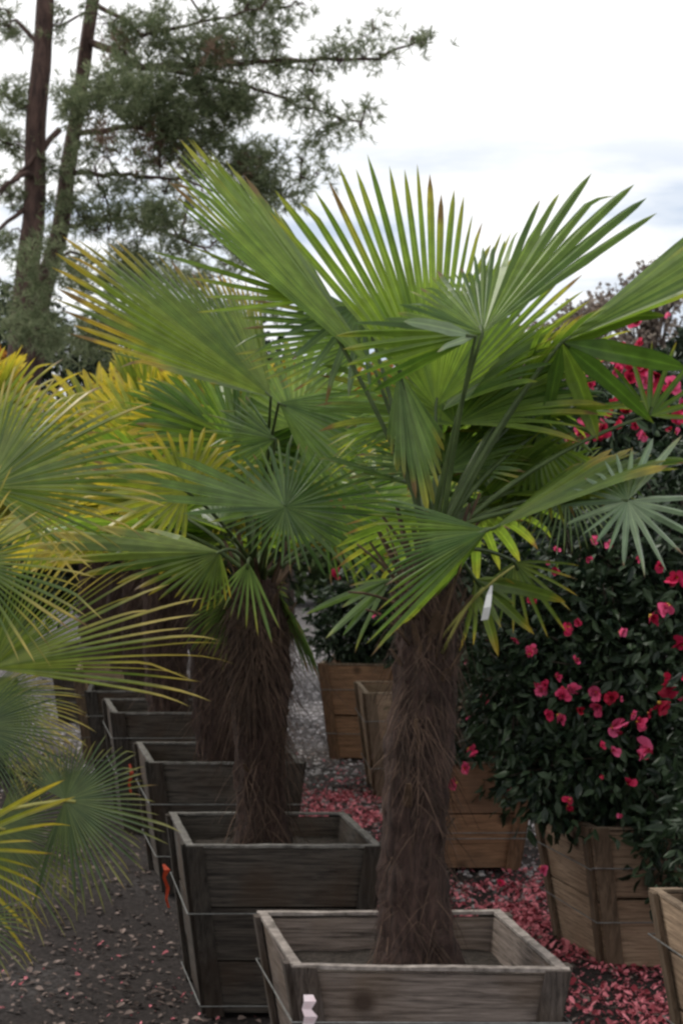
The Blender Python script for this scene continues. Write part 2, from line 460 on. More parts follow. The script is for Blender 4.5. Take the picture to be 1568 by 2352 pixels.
# ------------------------------------------------------------------ wooden crates
def crate(label, top, ztop, wood, inset=0.085, rows=3, wires=(0.28, 0.74), group='wooden nursery crates', soil=.10, zb=0.0):
    """top: FL, FR, BR, BL rim corners (x, y); the sides slope inwards to the ground"""
    cx = sum(p[0] for p in top) / 4; cy = sum(p[1] for p in top) / 4
    loc = Vector((cx, cy, 0))
    t = thing('wooden_crate', label, 'crate', loc, group)
    pl, ba = W[wood]
    T = [Vector((p[0], p[1], ztop)) for p in top]
    B = []
    for p in T:
        d = Vector((cx - p.x, cy - p.y, 0)).normalized()
        q = p + d * inset * 1.41; q.z = zb
        B.append(q)
    th = .022
    def corner(k, f):   # f 0 bottom .. 1 top
        return B[k].lerp(T[k], f)
    for s in range(4):
        a, b = s, (s + 1) % 4
        out_n = (T[b] - T[a]).cross(Vector((0, 0, 1))).normalized()
        m = MB()
        # uneven plank heights
        cuts = [0.02]
        rs = [random.uniform(.8, 1.2) for _ in range(rows)]
        for r_ in rs: cuts.append(cuts[-1] + r_ / sum(rs) * .98)
        for k in range(rows):
            f0, f1 = cuts[k], cuts[k + 1] - .016
            j = random.uniform(-.003, .003)
            a0, a1 = corner(a, f0), corner(a, f1)
            b0, b1 = corner(b, f0), corner(b, f1)
            e = (b1 - a1).normalized()
            # long sides butt between the front/back boards
            sh = th * 1.05 if s % 2 else -.004
            a0 = a0 + e * sh; a1 = a1 + e * sh; b0 = b0 - e * sh; b1 = b1 - e * sh
            i = -out_n * th
            o_ = out_n * j
            N = 8   # split along the length for slightly warped edges
            for q in range(N):
                u0, u1 = q / N, (q + 1) / N
                pass
            a1.z += random.uniform(-.004, .004); b1.z += random.uniform(-.004, .004)
            m.box8([a0 + o_, b0 + o_, b0 + i + o_, a0 + i + o_, a1 + o_, b1 + o_, b1 + i + o_, a1 + i + o_])
        m.build('side_panel', pl, t)
        # battens standing outside the ends of front and back boards, inside on the long ones
        for end in (0, 1):
            m = MB()
            k0, k1 = (a, b) if end == 0 else (b, a)
            w_ = .07 if s % 2 == 0 else .05
            p0, p1 = corner(k0, 0.0), corner(k0, 1.004)
            e = (corner(k1, 1) - corner(k0, 1)).normalized()
            if s % 2 == 0:
                st = -.006
                nn = out_n * (th * .55); base = out_n * .0045
            else:
                st = .03
                nn = out_n * (th * .8); base = out_n * .0045
            q = [p0 + e * st + base, p0 + e * (st + w_) + base, p0 + e * (st + w_) + base + nn, p0 + e * st + base + nn,
                 p1 + e * st + base, p1 + e * (st + w_) + base, p1 + e * (st + w_) + base + nn, p1 + e * st + base + nn]
            if end == 0: q = [q[3], q[2], q[1], q[0], q[7], q[6], q[5], q[4]]
            m.box8(q)
            m.build('corner_batten', ba, t)
    edge = {'silvered_wood': 'worn_lit_edge', 'blackened_wood': 'worn_lit_edge_dark'}.get(wood, 'worn_lit_edge_tan')  # thin strip added on each rim; its paleness paints in caught light over wear
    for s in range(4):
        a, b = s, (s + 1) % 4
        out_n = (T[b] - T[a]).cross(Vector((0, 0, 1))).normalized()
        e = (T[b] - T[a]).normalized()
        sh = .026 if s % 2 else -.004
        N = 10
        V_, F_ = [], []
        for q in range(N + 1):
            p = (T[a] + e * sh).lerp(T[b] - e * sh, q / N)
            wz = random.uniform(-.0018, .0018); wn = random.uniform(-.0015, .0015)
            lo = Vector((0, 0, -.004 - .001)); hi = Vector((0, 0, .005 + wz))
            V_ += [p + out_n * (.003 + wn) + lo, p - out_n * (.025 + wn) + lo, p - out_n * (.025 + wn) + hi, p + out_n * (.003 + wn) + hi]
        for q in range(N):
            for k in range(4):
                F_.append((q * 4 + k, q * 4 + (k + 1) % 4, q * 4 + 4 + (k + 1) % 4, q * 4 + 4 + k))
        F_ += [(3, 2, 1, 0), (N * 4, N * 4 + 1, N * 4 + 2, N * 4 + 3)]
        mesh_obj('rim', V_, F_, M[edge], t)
    for f in wires:
        m = MB()
        pts = []
        for k in (0, 1, 2, 3, 0):
            p = corner(k, f)
            d = Vector((p.x - cx, p.y - cy, 0)).normalized()
            pts.append(p + d * .042 + Vector((0, 0, random.uniform(-.006, .006))))
        m.tube(pts, .0028, 5)
        m.build('wire_band', M['wire'], t)
    # soil
    hs = ztop - soil
    fs = (hs - zb) / (ztop - zb)
    vs, fc = [], []
    N = 14
    for j in range(N + 1):
        for i in range(N + 1):
            u, v = i / N, j / N
            a = corner(0, fs).lerp(corner(1, fs), u); b = corner(3, fs).lerp(corner(2, fs), u)
            p = a.lerp(b, v)
            c = Vector((cx, cy, hs))
            p = c + (p - c) * .955
            p.z = hs + .02 * noise.noise(p * 8) + .035 * math.exp(-((p - c).length / .2) ** 2)
            vs.append(p)
    for j in range(N):
        for i in range(N):
            k = j * (N + 1) + i
            fc.append((k, k + 1, k + N + 2, k + N + 1))
    mesh_obj('soil', vs, fc, M['soil'], t, smooth=True)
    return t

def rect(fl, w, d, rot):
    c, s = math.cos(R(rot)), math.sin(R(rot))
    x = Vector((c, s)); y = Vector((-s, c)); p = Vector(fl)
    return [tuple(p), tuple(p + x * w), tuple(p + x * w + y * d), tuple(p + y * d)]

crate('weathered grey wooden crate in the foreground holding the tall palm with the bare trunk',
      [(-.132, 4.84), (.625, 4.80), (.50, 5.52), (-.262, 5.50)], .635, 'silvered_wood', rows=3, soil=.115, wires=(.30, .80), zb=-.1, inset=.115)
crate('dark blackened wooden crate behind the grey foreground crate, with the shaggy trunk in it',
      [(-.603, 6.82), (.155, 6.82), (.01, 7.58), (-.745, 7.58)], .59, 'blackened_wood', soil=.10, wires=(.07, .62), zb=-.1)
crate('dark grey crate with a pale rim, next behind the blackened crate in the left row',
      [(-.945, 8.6), (-.19, 8.58), (-.33, 9.35), (-1.10, 9.37)], .66, 'blackened_wood', wires=(.3, .7))
crate('farthest dark crate of the left row, with a pale thin strap below its rim',
      [(-1.33, 10.2), (-.57, 10.2), (-.72, 10.98), (-1.49, 10.98)], .72, 'blackened_wood', wires=(.5, .8))
crate('light brown crate at the far left behind the dark crates',
      rect((-2.0, 13.1), .8, .8, 6), .70, 'honey_wood')
crate('small dim crate at the far left edge behind the light brown crate',
      rect((-2.6, 15.6), .8, .8, 6), .68, 'blackened_wood')
crate('orange brown crate holding a dark bush on the pale gravel, left of the bare trunk',
      rect((-.17, 13.3), .8, .8, -8), .74, 'orange_wood', rows=2)
crate('honey coloured crate with a bright corner post just left of the bare trunk',
      rect((.16, 11.5), .8, .8, 4), .70, 'honey_wood', rows=2)
crate('orange brown crate right of the bare trunk, under the dark flowering bush',
      rect((.28, 9.15), .74, .75, 2), .58, 'orange_wood', rows=2, wires=(.3, .35))
crate('large pinkish brown crate at the right under the camellia hung with red flowers',
      [(1.03, 7.15), (1.80, 7.15), (1.68, 7.85), (.86, 7.85)], .60, 'honey_wood', rows=2, wires=(.35, .72))
crate('honey coloured crate cut off by the right edge of the photo, nearest on that side',
      [(1.19, 5.3), (1.95, 5.3), (1.82, 6.02), (1.065, 6.0)], .60, 'honey_wood', rows=3)
crate('weathered crate out at the left holding the tall stiff leaved palm',
      rect((-2.02, 5.4), .75, .75, 4), .62, 'silvered_wood')
crate('weathered crate out at the left holding the low grey green palm',
      rect((-1.93, 4.35), .75, .75, 4), .60, 'silvered_wood')

# ------------------------------------------------------------------ palm leaves
def fan_data(ends, split=.55, droop=.06, pleat=.55, rows=13, tone_leaf=0.0, tipbend=.12, wmax=1.0, rnd=None, bnorm=None):
    """ends: one 3D vector (hub -> tip) per segment, in order round the fan"""
    rnd = rnd or random
    V, F, Cc = [], [], []
    n = len(ends)
    down = Vector((0, 0, -1))
    for i in range(n):
        e = ends[i]
        Ln = e.length
        a = ends[max(i - 1, 0)].normalized(); b = ends[min(i + 1, n - 1)].normalized()
        eu = e.normalized()
        ha = (a - eu) * .5 if i > 0 else (eu - b) * .5
        hb = (b - eu) * .5 if i < n - 1 else (eu - a) * .5
        nrm = ha.cross(eu)
        if nrm.length < 1e-6: nrm = Vector((0, -1, 0))
        nrm.normalize()
        hw = (ha.length + hb.length) * .5 * wmax
        s = min(.9, max(.12, split + rnd.uniform(-.06, .06)))
        tb = rnd.uniform(-.2, 1) * tipbend
        side = rnd.uniform(-1, 1) * .03
        gg = min(1, max(0, rnd.random() * .75 + (tone_leaf - .5) * .5 + .12))
        dry = rnd.uniform(0, .16) if rnd.random() < .35 else 0
        kink = rnd.uniform(.25, .6) if rnd.random() < .10 else 0
        kt = rnd.uniform(.72, .9)
        base = len(V)
        k0 = droop * rnd.uniform(.8, 1.25)
        tw = rnd.uniform(-.9, .9)
        for j in range(rows + 1):
            t = j / rows
            t = t ** .9 if t < 1 else 1.0
            r = t * Ln
            c = e * t + down * (k0 * Ln * t * t * t + tb * Ln * max(0, t - .8) ** 2 * 3 + kink * Ln * max(0, t - kt))
            c = c + (ha.normalized() if ha.length > 0 else Vector((0, 0, 0))) * side * Ln * max(0, t - s) ** 2
            if t <= s:
                la = ha * r; lb = hb * r
                pl_ = nrm * pleat * hw * r
            else:
                q = (t - s) / (1 - s)
                wr = s * Ln * (1 - .22 * q) * (1 - q ** 6) * min(1.0, 1.0 - .12 * min(q * 6, 1))
                la = ha * wr; lb = hb * wr
                # each free segment twists a little and folds
                ang = tw * q
                la = la + nrm * (ang * la.length); lb = lb - nrm * (ang * lb.length)
                pl_ = nrm * (pleat * 1.2) * hw * wr
            V += [c + la, c + pl_, c + lb]
            Cc += [(t + dry, gg, 0.0), (t + dry, gg, 1.0), (t + dry, gg, 0.0)]
        for j in range(rows):
            p = base + j * 3
            F += [(p, p + 1, p + 4, p + 3), (p + 1, p + 2, p + 5, p + 4)]
    return V, F, Cc

def ends_from_tips(hub, Y, tips, n, jitter=.05, rnd=random):
    """tips: (x, y, dY) pixel tips round the fan; interpolated in angle and length"""
    h = at(*hub, Y)
    P = []
    for tp in tips:
        x, y = tp[0], tp[1]; dY = tp[2] if len(tp) > 2 else 0
        P.append((math.atan2(-(y - hub[1]), x - hub[0]), math.hypot(x - hub[0], y - hub[1]), dY))
    A = [P[0][0]]
    for i in range(1, len(P)):
        a = P[i][0]
        while a - A[-1] > PI: a -= 2 * PI
        while a - A[-1] < -PI: a += 2 * PI
        A.append(a)
    # arc-length along polyline of (angle) for even spacing
    cum = [0]
    for i in range(1, len(A)): cum.append(cum[-1] + max(abs(A[i] - A[i - 1]), .02) + abs(P[i][2] - P[i - 1][2]) * .6)
    out = []
    for k in range(n):
        s = cum[-1] * (k / (n - 1))
        i = 0
        while i < len(cum) - 2 and cum[i + 1] < s: i += 1
        t = (s - cum[i]) / (cum[i + 1] - cum[i])
        a = lerp(A[i], A[i + 1], t); l = lerp(P[i][1], P[i + 1][1], t) * (1 + rnd.uniform(-jitter, jitter)); d = lerp(P[i][2], P[i + 1][2], t)
        tip = at(hub[0] + math.cos(a) * l, hub[1] - math.sin(a) * l, Y + d)
        out.append(tip - h)
    return h, out

def frond_obj(parent, h, ends, base_pt, mat, pmat, sag=None, prad=.0065, label=None, **kw):
    V, F, Cc = fan_data(ends, **kw)
    V = [h + v for v in V]
    o = mesh_obj('frond', V, F, mat, parent, col=Cc)
    if label: o['label'] = label
    m = MB()
    d = (h - base_pt)
    sg = sag if sag is not None else Vector((0, 0, .06)) * d.length
    pts = curve(base_pt, h, sg, 9)
    mean = Vector((0, 0, 0))
    for e in ends: mean += e
    if mean.length > 1e-6: pts.append(h + mean.normalized() * .03)
    m.tube(pts, [prad * lerp(1.5, .75, i / (len(pts) - 1)) for i in range(len(pts))], 6)
    p = mesh_obj('petiole', m.v, m.f, pmat, o, smooth=True)
    return o

def random_ends(axis, up, L_, half=125, n=32, cone=.25, rnd=random, jit=.05):
    """a fan whose midrib runs along axis, blade facing up"""
    a = axis.normalized()
    s = a.cross(up).normalized()
    u = s.cross(a).normalized()
    out = []
    for k in range(n):
        ph = R(lerp(-half, half, k / (n - 1)))
        d = a * math.cos(ph) + s * math.sin(ph) + u * cone * abs(math.sin(ph * .5))
        l = L_ * (1 - .22 * (abs(ph) / R(half)) ** 2) * (1 + rnd.uniform(-jit, jit))
        out.append(d.normalized() * l)
    return out

def random_fronds(parent, crown, n, mat, pmat, L_=(.5, .62), pet=(.45, .7), el=(-15, 75), az=(0, 360), rnd=None, nseg=30, split=.5, droop=.12, half=(95, 130), avoid=None, wmax=1.0, prad=.007, rows=9):
    rnd = rnd or random
    i = 0
    tries = 0
    while i < n and tries < n * 20:
        tries += 1
        e = R(rnd.uniform(*el)); z = R(rnd.uniform(*az))
        d = Vector((math.cos(z) * math.cos(e), math.sin(z) * math.cos(e), math.sin(e)))
        pl_ = rnd.uniform(*pet)
        hub = crown + d * pl_ - Vector((0, 0, .10 * pl_ * (1 - math.sin(e))))
        if avoid and avoid(hub): continue
        ax = (d + Vector((rnd.uniform(-.2, .2), rnd.uniform(-.2, .2), rnd.uniform(-.55, .05)))).normalized()
        side = ax.cross(Vector((0, 0, 1))).normalized()
        up = side.cross(ax) + side * rnd.uniform(-.6, .6)
        ends = random_ends(ax, up, rnd.uniform(*L_), rnd.uniform(*half), nseg, cone=rnd.uniform(.1, .5), rnd=rnd)
        frond_obj(parent, hub, ends, crown + d * .05, mat, pmat, prad=prad, split=split, droop=droop, tone_leaf=rnd.random(), rnd=rnd, wmax=wmax, rows=rows)
        i += 1

def palm_trunk(parent, pts, rads, hair=1400, hair_len=.12, stubs=30, rnd=random, out=.5):
    """shaggy trunk with hanging fibre and old leaf bases"""
    V, F = [], []
    seg = 26
    # resample
    P, Rr = [], []
    M_ = 60
    for i in range(M_ + 1):
        t = i / M_ * (len(pts) - 1); k = min(int(t), len(pts) - 2); f = t - k
        P.append(pts[k].lerp(pts[k + 1], f)); Rr.append(lerp(rads[k], rads[k + 1], f))
    for i, (p, r) in enumerate(zip(P, Rr)):
        for k in range(seg):
            a = 2 * PI * k / seg
            d = Vector((math.cos(a), math.sin(a), 0))
            rr = r * (1 + .22 * noise.noise(Vector((d.x * 2.5, d.y * 2.5, p.z * 5))) + .14 * noise.noise(Vector((d.x * 6, d.y * 6, p.z * 22))) + .03 * math.sin(p.z * 75 + 2 * a + 3 * noise.noise(p * 6)))
            V.append(p + d * rr)
    for i in range(M_):
        for k in range(seg):
            a = i * seg + k; b = i * seg + (k + 1) % seg
            F.append((a, b, b + seg, a + seg))
    F.append(tuple(M_ * seg + k for k in range(seg)))
    tr = mesh_obj('trunk', V, F, M['bark_fibre'], parent, smooth=True)
    # hair
    hv, hf = [], []
    for q in range(hair):
        t = rnd.random() ** .8
        i = int(t * M_)
        p, r = P[i], Rr[i]
        a = rnd.uniform(0, 2 * PI)
        d = Vector((math.cos(a), math.sin(a), 0)); tn = Vector((-d.y, d.x, 0))
        pm_ = noise.noise(Vector((d.x * 1.6, d.y * 1.6, p.z * 4.5)))
        if pm_ < -.02 and rnd.random() < .8: continue
        l = hair_len * rnd.uniform(.4, 1.5) * (1 + 1.2 * max(0, pm_))
        if rnd.random() < .03: l *= 2.2
        c = p + d * r * .96
        dirv = (Vector((0, 0, -1)) * rnd.uniform(.2, 1) + d * rnd.uniform(.03, out) + tn * rnd.uniform(-.9, .9)).normalized()
        w = tn * rnd.uniform(.0010, .0028)
        b0 = len(hv)
        K = 4
        for j in range(K + 1):
            s = j / K
            pp = c + dirv * l * s + Vector((0, 0, -1)) * l * .45 * s * s + d * (.004 * math.sin(3 * s))
            # stay outside the trunk
            rel = Vector((pp.x - p.x, pp.y - p.y, 0))
            if rel.length < r: pp = pp + rel.normalized() * (r - rel.length + .003)
            hv += [pp - w * (1 - s * .7), pp + w * (1 - s * .7)]
        for j in range(K):
            k = b0 + 2 * j
            hf.append((k, k + 1, k + 3, k + 2))
    mesh_obj('fibre', hv, hf, M['fibre'], tr)['kind'] = 'stuff'
    # old leaf bases: tapered flat stubs pointing up and out
    for q in range(stubs):
        m = MB()
        t = rnd.uniform(.62, 1.0) if rnd.random() < .88 else rnd.uniform(.2, .6)
        i = int(t * M_)
        p, r = P[i], Rr[i]
        a = q * 2.4 + rnd.uniform(-.3, .3)
        d = Vector((math.cos(a), math.sin(a), 0)); tn = Vector((-d.y, d.x, 0))
        l = rnd.uniform(.07, .17) * (1.6 if t > .85 else .8)
        w = rnd.uniform(.009, .019)
        b = p + d * r * .82
        tip = b + (Vector((0, 0, 1)) + d * rnd.uniform(.25, .8) + tn * rnd.uniform(-.4, .4)).normalized() * l
        th = d * .005
        m.box8([b - tn * w - th, b + tn * w - th, b + tn * w + th, b - tn * w + th,
                tip - tn * w * .5 - th * .5, tip + tn * w * .5 - th * .5, tip + tn * w * .5 + th * .5, tip - tn * w * .5 + th * .5])
        m.build('old_leaf_base', M['stub'], tr)
    return tr

# ---------- foreground palm
rnd = random.Random(11)
base1 = Vector((.222, 5.2, .51))
palm1 = thing('fan_palm', 'tall green fan palm with a bare shaggy trunk in the grey foreground crate', 'palm', base1, 'fan palms in crates')
c1 = at(992, 1290, 5.2)
palm_trunk(palm1, [base1 + Vector((0, 0, -.02)), at(950, 1950, 5.2), at(965, 1700, 5.2), at(982, 1450, 5.2), at(990, 1270, 5.2)],
           [.135, .092, .094, .084, .065], hair=2600, hair_len=.08, stubs=60, out=.28, rnd=rnd)
crown1 = at(992, 1250, 5.2)
def F1(hub, Y, tips, n, mat='palm', base=None, **kw):
    h, ends = ends_from_tips(hub, Y, tips, n, rnd=rnd)
    b = base or (crown1 + Vector((rnd.uniform(-.03, .03), rnd.uniform(-.03, .03), rnd.uniform(-.05, .03))))
    return frond_obj(palm1, h, ends, b, M[mat], M['petiole'], rnd=rnd, tone_leaf=rnd.random(), **kw)
F1((1108, 765), 5.0, [(1500, 480, .05), (1470, 430, .1), (1390, 392, .15), (1300, 410, .18), (1235, 455, .22), (1185, 520, .28), (1130, 545, .3), (1060, 600, .28), (960, 650, .2), (905, 725, .1), (760, 745, 0), (790, 840, 0), (860, 890, .1)], 32, split=.6, droop=.03, label='topmost frond, open towards the upper right')
F1((1000, 935), 5.35, [(610, 470, .05), (690, 420, .05), (755, 385, .03), (815, 365, 0), (870, 355, 0), (925, 370, 0), (980, 395, .05), (1040, 435, .1), (1085, 480, .15), (1150, 530, .2), (1230, 560, .25), (1330, 640, .3), (1390, 700, .3)], 30, split=.55, droop=.0)
F1((860, 850), 5.25, [(380, 445, -.05), (392, 395, 0), (415, 335, .1), (465, 335, .25), (520, 375, .35), (590, 430, .45), (650, 500, .5)], 22, split=.74, droop=.0)
F1((720, 690), 5.3, [(440, 720, -.1), (470, 655, -.1), (340, 572, -.05), (430, 560, 0)], 5, split=.3, droop=.0, wmax=.35)
F1((1092, 772), 4.93, [(1000, 800, -.04), (930, 728, -.05)], 2, 'palm_silver', split=.35, droop=.05, wmax=.16)
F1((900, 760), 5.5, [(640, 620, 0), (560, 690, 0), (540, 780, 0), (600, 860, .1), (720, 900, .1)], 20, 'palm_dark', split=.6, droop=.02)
F1((1130, 1215), 4.95, [(1540, 1060, .05), (1515, 1058, .15), (1460, 1035, .3), (1400, 1030, .4), (1350, 1050, .5)], 12, 'palm_yellowing', split=.75, droop=.01)
F1((1120, 1218), 4.95, [(870, 1130, .2), (850, 1165, .15), (860, 1230, .1), (890, 1290, 0), (880, 1370, -.05), (850, 1450, -.05), (840, 1500, -.02), (900, 1440, .1), (980, 1380, .2)], 22, split=.5, droop=.03)
F1((915, 850), 5.1, [(890, 1020, .1), (930, 1110, .0), (965, 1160, 0), (990, 1160, .05), (1010, 1100, .15), (1020, 1010, .25)], 12, 'palm_dark', split=.7, droop=0)
F1((1290, 785), 5.3, [(1600, 520, .25), (1680, 500, .1), (1700, 540, 0), (1700, 590, -.1), (1640, 640, -.2)], 12, split=.8, droop=.0)
F1((1290, 785), 5.32, [(1520, 700, 0), (1570, 900, -.05), (1510, 950, 0), (1400, 1000, .1), (1250, 980, .1)], 5, split=.35, droop=.02, wmax=.5)
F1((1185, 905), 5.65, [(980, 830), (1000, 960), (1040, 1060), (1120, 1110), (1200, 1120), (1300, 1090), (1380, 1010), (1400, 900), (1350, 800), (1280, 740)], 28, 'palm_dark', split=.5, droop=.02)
F1((1440, 1150), 5.0, [(1560, 1000, .2), (1440, 1030, .2), (1350, 1090, .1), (1290, 1150, 0), (1300, 1200, 0), (1370, 1240, -.05), (1420, 1290, -.1), (1490, 1315, -.1), (1550, 1290, -.05), (1600, 1220, 0), (1620, 1140, .1)], 20, 'palm_silver', split=.36, droop=.01, wmax=.9)
F1((1490, 955), 5.5, [(1300, 810, 0), (1400, 850), (1490, 780), (1560, 790), (1620, 850), (1640, 960)], 9, 'palm_yellowing', split=.3, droop=.02, wmax=.55)
F1((1180, 1290), 5.5, [(1330, 1290), (1320, 1380), (1270, 1460), (1200, 1440), (1120, 1430), (1100, 1350)], 12, 'palm_yellowing', split=.25, droop=.05, wmax=.32)
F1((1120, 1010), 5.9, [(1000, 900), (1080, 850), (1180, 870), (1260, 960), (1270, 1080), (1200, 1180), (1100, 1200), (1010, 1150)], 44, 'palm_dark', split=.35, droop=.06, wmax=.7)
F1((1300, 1110), 5.9, [(1200, 1000), (1300, 980), (1400, 1040), (1430, 1140), (1380, 1240), (1280, 1260), (1190, 1200)], 40, 'palm_silver', split=.3, droop=.06, wmax=.5)
F1((830, 700), 5.45, [(640, 740, -.1), (650, 700, -.1), (700, 850, -.1), (760, 900, -.05), (850, 880, 0)], 8, 'palm_silver', split=.35, droop=.05, wmax=.6)
F1((1230, 1000), 5.6, [(1420, 1090), (1350, 1160), (1260, 1200), (1150, 1190), (1060, 1130), (1030, 1040), (1080, 940)], 24, 'palm', split=.5, droop=.05)
F1((1090, 1330), 5.3, [(1290, 1370), (1200, 1460), (1100, 1500), (1030, 1480), (1180, 1330)], 8, 'palm_yellowing', split=.3, droop=.04, wmax=.4)
F1((900, 1330), 5.35, [(700, 1400), (760, 1460), (820, 1500), (800, 1340)], 6, 'palm_dark', split=.3, droop=.04, wmax=.4)
random_fronds(palm1, crown1, 8, M['palm'], M['petiole'], el=(15, 60), az=(40, 105), rnd=rnd, L_=(.45, .55), avoid=lambda h: h.x < .27)
random_fronds(palm1, crown1, 2, M['palm_dark'], M['petiole'], el=(25, 45), az=(70, 110), rnd=rnd, L_=(.34, .40), pet=(.3, .5), nseg=40, wmax=.8)
# thin dead stalks sticking out under the crown
for a, b in (((1000, 1440), (820, 1250)), ((1010, 1470), (1180, 1300)), ((960, 1420), (800, 1360)), ((1015, 1500), (1110, 1350)), ((940, 1480), (840, 1400)), ((1000, 1520), (1060, 1290))):
    m = MB()
    p, q = at(*a, 5.12), at(*b, 5.0)
    m.tube(curve(p, q, Vector((0, 0, .02)), 5), [.006, .005, .005, .004, .004, .003], 5)
    mesh_obj('dead_stalk', m.v, m.f, M['petiole_yellow'] if a[0] > 1005 else M['stub'], palm1, smooth=True)

# ---------- second palm, in the blackened crate
rnd = random.Random(23)
base2 = Vector((-.33, 7.2, .47))
palm2 = thing('fan_palm', 'dark green fan palm with a thick hairy trunk in the blackened crate behind', 'palm', base2, 'fan palms in crates')
palm_trunk(palm2, [base2 + Vector((0, 0, -.02)), at(600, 1750, 7.2), at(598, 1560, 7.15), at(592, 1440, 7.1), at(590, 1330, 7.1)],
           [.11, .10, .115, .115, .07], hair=3000, hair_len=.13, stubs=50, rnd=rnd)
crown2 = at(592, 1330, 7.1)
def F2(hub, Y, tips, n, mat='palm', **kw):
    h, ends = ends_from_tips(hub, Y, tips, n, rnd=rnd)
    b = crown2 + Vector((rnd.uniform(-.03, .03), rnd.uniform(-.03, .03), rnd.uniform(-.05, .03)))
    return frond_obj(palm2, h, ends, b, M[mat], M['petiole'], rnd=rnd, tone_leaf=rnd.random(), **kw)
F2((622, 912), 6.4, [(590, 660, .3), (545, 640, .3), (500, 630, .25), (440, 630, .2), (360, 590, .15), (250, 555, .1), (170, 550, .05), (140, 570, 0), (135, 640, 0), (150, 715, -.05), (190, 790, -.05), (260, 815, -.1), (360, 850, -.1), (480, 880, -.1)], 34, 'palm_yellowing', split=.68, droop=.0)
F2((640, 925), 6.35, [(860, 870, .1), (900, 950, .05), (900, 1010, 0), (880, 1090, -.05), (840, 1160, -.05), (800, 1190, 0), (730, 1120, .1)], 16, 'palm_dark', split=.5, droop=.03)
F2((632, 1008), 6.5, [(560, 900, .1), (480, 950, .05), (470, 990, 0), (490, 1040, 0), (570, 1080, .05)], 16, 'palm_dark', split=.45, droop=.02)
F2((655, 1165), 5.9, [(800, 1060, .1), (890, 1130, .05), (905, 1220, 0), (860, 1330, -.05), (770, 1310, -.1), (680, 1310, -.1), (600, 1290, -.1), (540, 1235, -.1), (480, 1190, -.08), (360, 1160, -.05), (200, 1090, 0), (210, 1030, .05), (350, 1040, .1), (480, 1060, .1), (580, 1040, .12), (650, 1000, .12), (720, 1030, .12), (770, 1050, .1)], 44, 'palm_dark', split=.42, droop=.01)
F2((505, 1268), 6.3, [(330, 1210, .2), (100, 1225, .1), (60, 1250, 0), (120, 1290, -.05), (260, 1330, -.05), (400, 1370, -.05), (440, 1400, 0), (470, 1400, 0), (530, 1370, .05)], 20, 'palm_yellowing', split=.55, droop=.02)
F2((570, 1290), 6.6, [(480, 1380), (545, 1420), (580, 1440), (612, 1485), (640, 1440)], 9, 'palm_dark', split=.3, droop=.02, wmax=.5)
F2((540, 1010), 6.7, [(330, 900), (300, 1000), (340, 1090), (450, 1130), (600, 1120), (700, 1060)], 24, 'palm_yellowing', split=.5, droop=.04)
F2((740, 1150), 6.8, [(900, 1060), (960, 1160), (940, 1260), (860, 1340), (760, 1330)], 20, 'palm', split=.5, droop=.04)
F2((430, 1130), 6.6, [(600, 1060), (420, 980), (300, 1010), (190, 1070), (170, 1150), (280, 1230), (420, 1260)], 24, 'palm_gold', split=.5, droop=.04)
random_fronds(palm2, crown2, 12, M['palm'], M['petiole'], el=(8, 75), az=(20, 160), rnd=rnd, L_=(.5, .62), pet=(.45, .75))
random_fronds(palm2, crown2, 3, M['palm_dark'], M['petiole'], el=(-40, -10), az=(20, 160), rnd=rnd, L_=(.26, .34), pet=(.10, .22), droop=.3)

# ---------- palms farther back, one in each remaining crate of the left rows
def back_palm(label, x, y, zbase, ztop, nf, mat, seed, rad=.13, L_=(.5, .62), el=(-10, 80), hair=700, stubs=24, pm='petiole', pet=(.45, .75)):
    r_ = random.Random(seed)
    b = Vector((x, y, zbase))
    t = thing('fan_palm', label, 'palm', b, 'fan palms in crates')
    top = Vector((x + r_.uniform(-.04, .04), y, ztop))
    palm_trunk(t, [b + Vector((0, 0, -.03)), b.lerp(top, .4), b.lerp(top, .8), top], [rad * .9, rad, rad, rad * .6], hair=hair, hair_len=.18, stubs=stubs, rnd=r_)
    random_fronds(t, top - Vector((0, 0, .04)), nf, M[mat], M[pm], el=el, rnd=r_, L_=L_, pet=pet, nseg=26, rows=8)
    return t
back_palm('yellow green fan palm in the dark grey crate, close behind the thick hairy trunk', -.64, 9.0, .55, 1.62, 34, 'palm_gold', 31, el=(10, 85), rad=.11)
back_palm('golden tipped fan palm in the farthest dark crate of the left row', -1.05, 10.6, .60, 1.75, 36, 'palm_gold', 32, el=(15, 88), pet=(.5, .8))
back_palm('golden fan palm at the far left behind the row, in the light brown crate', -1.65, 13.5, .58, 1.75, 26, 'palm_gold', 33, rad=.15, el=(0, 80), L_=(.55, .7))
back_palm('pale yellow fan palm farthest to the left, in the small dim crate', -2.25, 16.0, .56, 1.8, 26, 'palm_gold', 34, rad=.15, el=(0, 80), L_=(.6, .75))
crate('dark crate hidden behind the farthest dark crate of the left row', rect((-1.75, 12.0), .75, .75, 6), .66, 'blackened_wood')
back_palm('golden green fan palm rising between the left row and the pine trunks', -1.42, 12.4, .56, 1.9, 38, 'palm_gold', 36, el=(15, 88), pet=(.5, .85))
crate('dark crate out at the far left beside the light brown crate', rect((-3.1, 12.2), .75, .75, 6), .66, 'blackened_wood')
back_palm('golden green fan palm at the far left edge below the pine trunks', -2.75, 12.6, .56, 1.9, 36, 'palm_gold', 37, el=(15, 88), pet=(.5, .85))
back_palm('green fan palm between the two nearest trunks, in the honey coloured crate', .55, 11.9, .58, 1.7, 22, 'palm', 35, el=(5, 70), rad=.12)

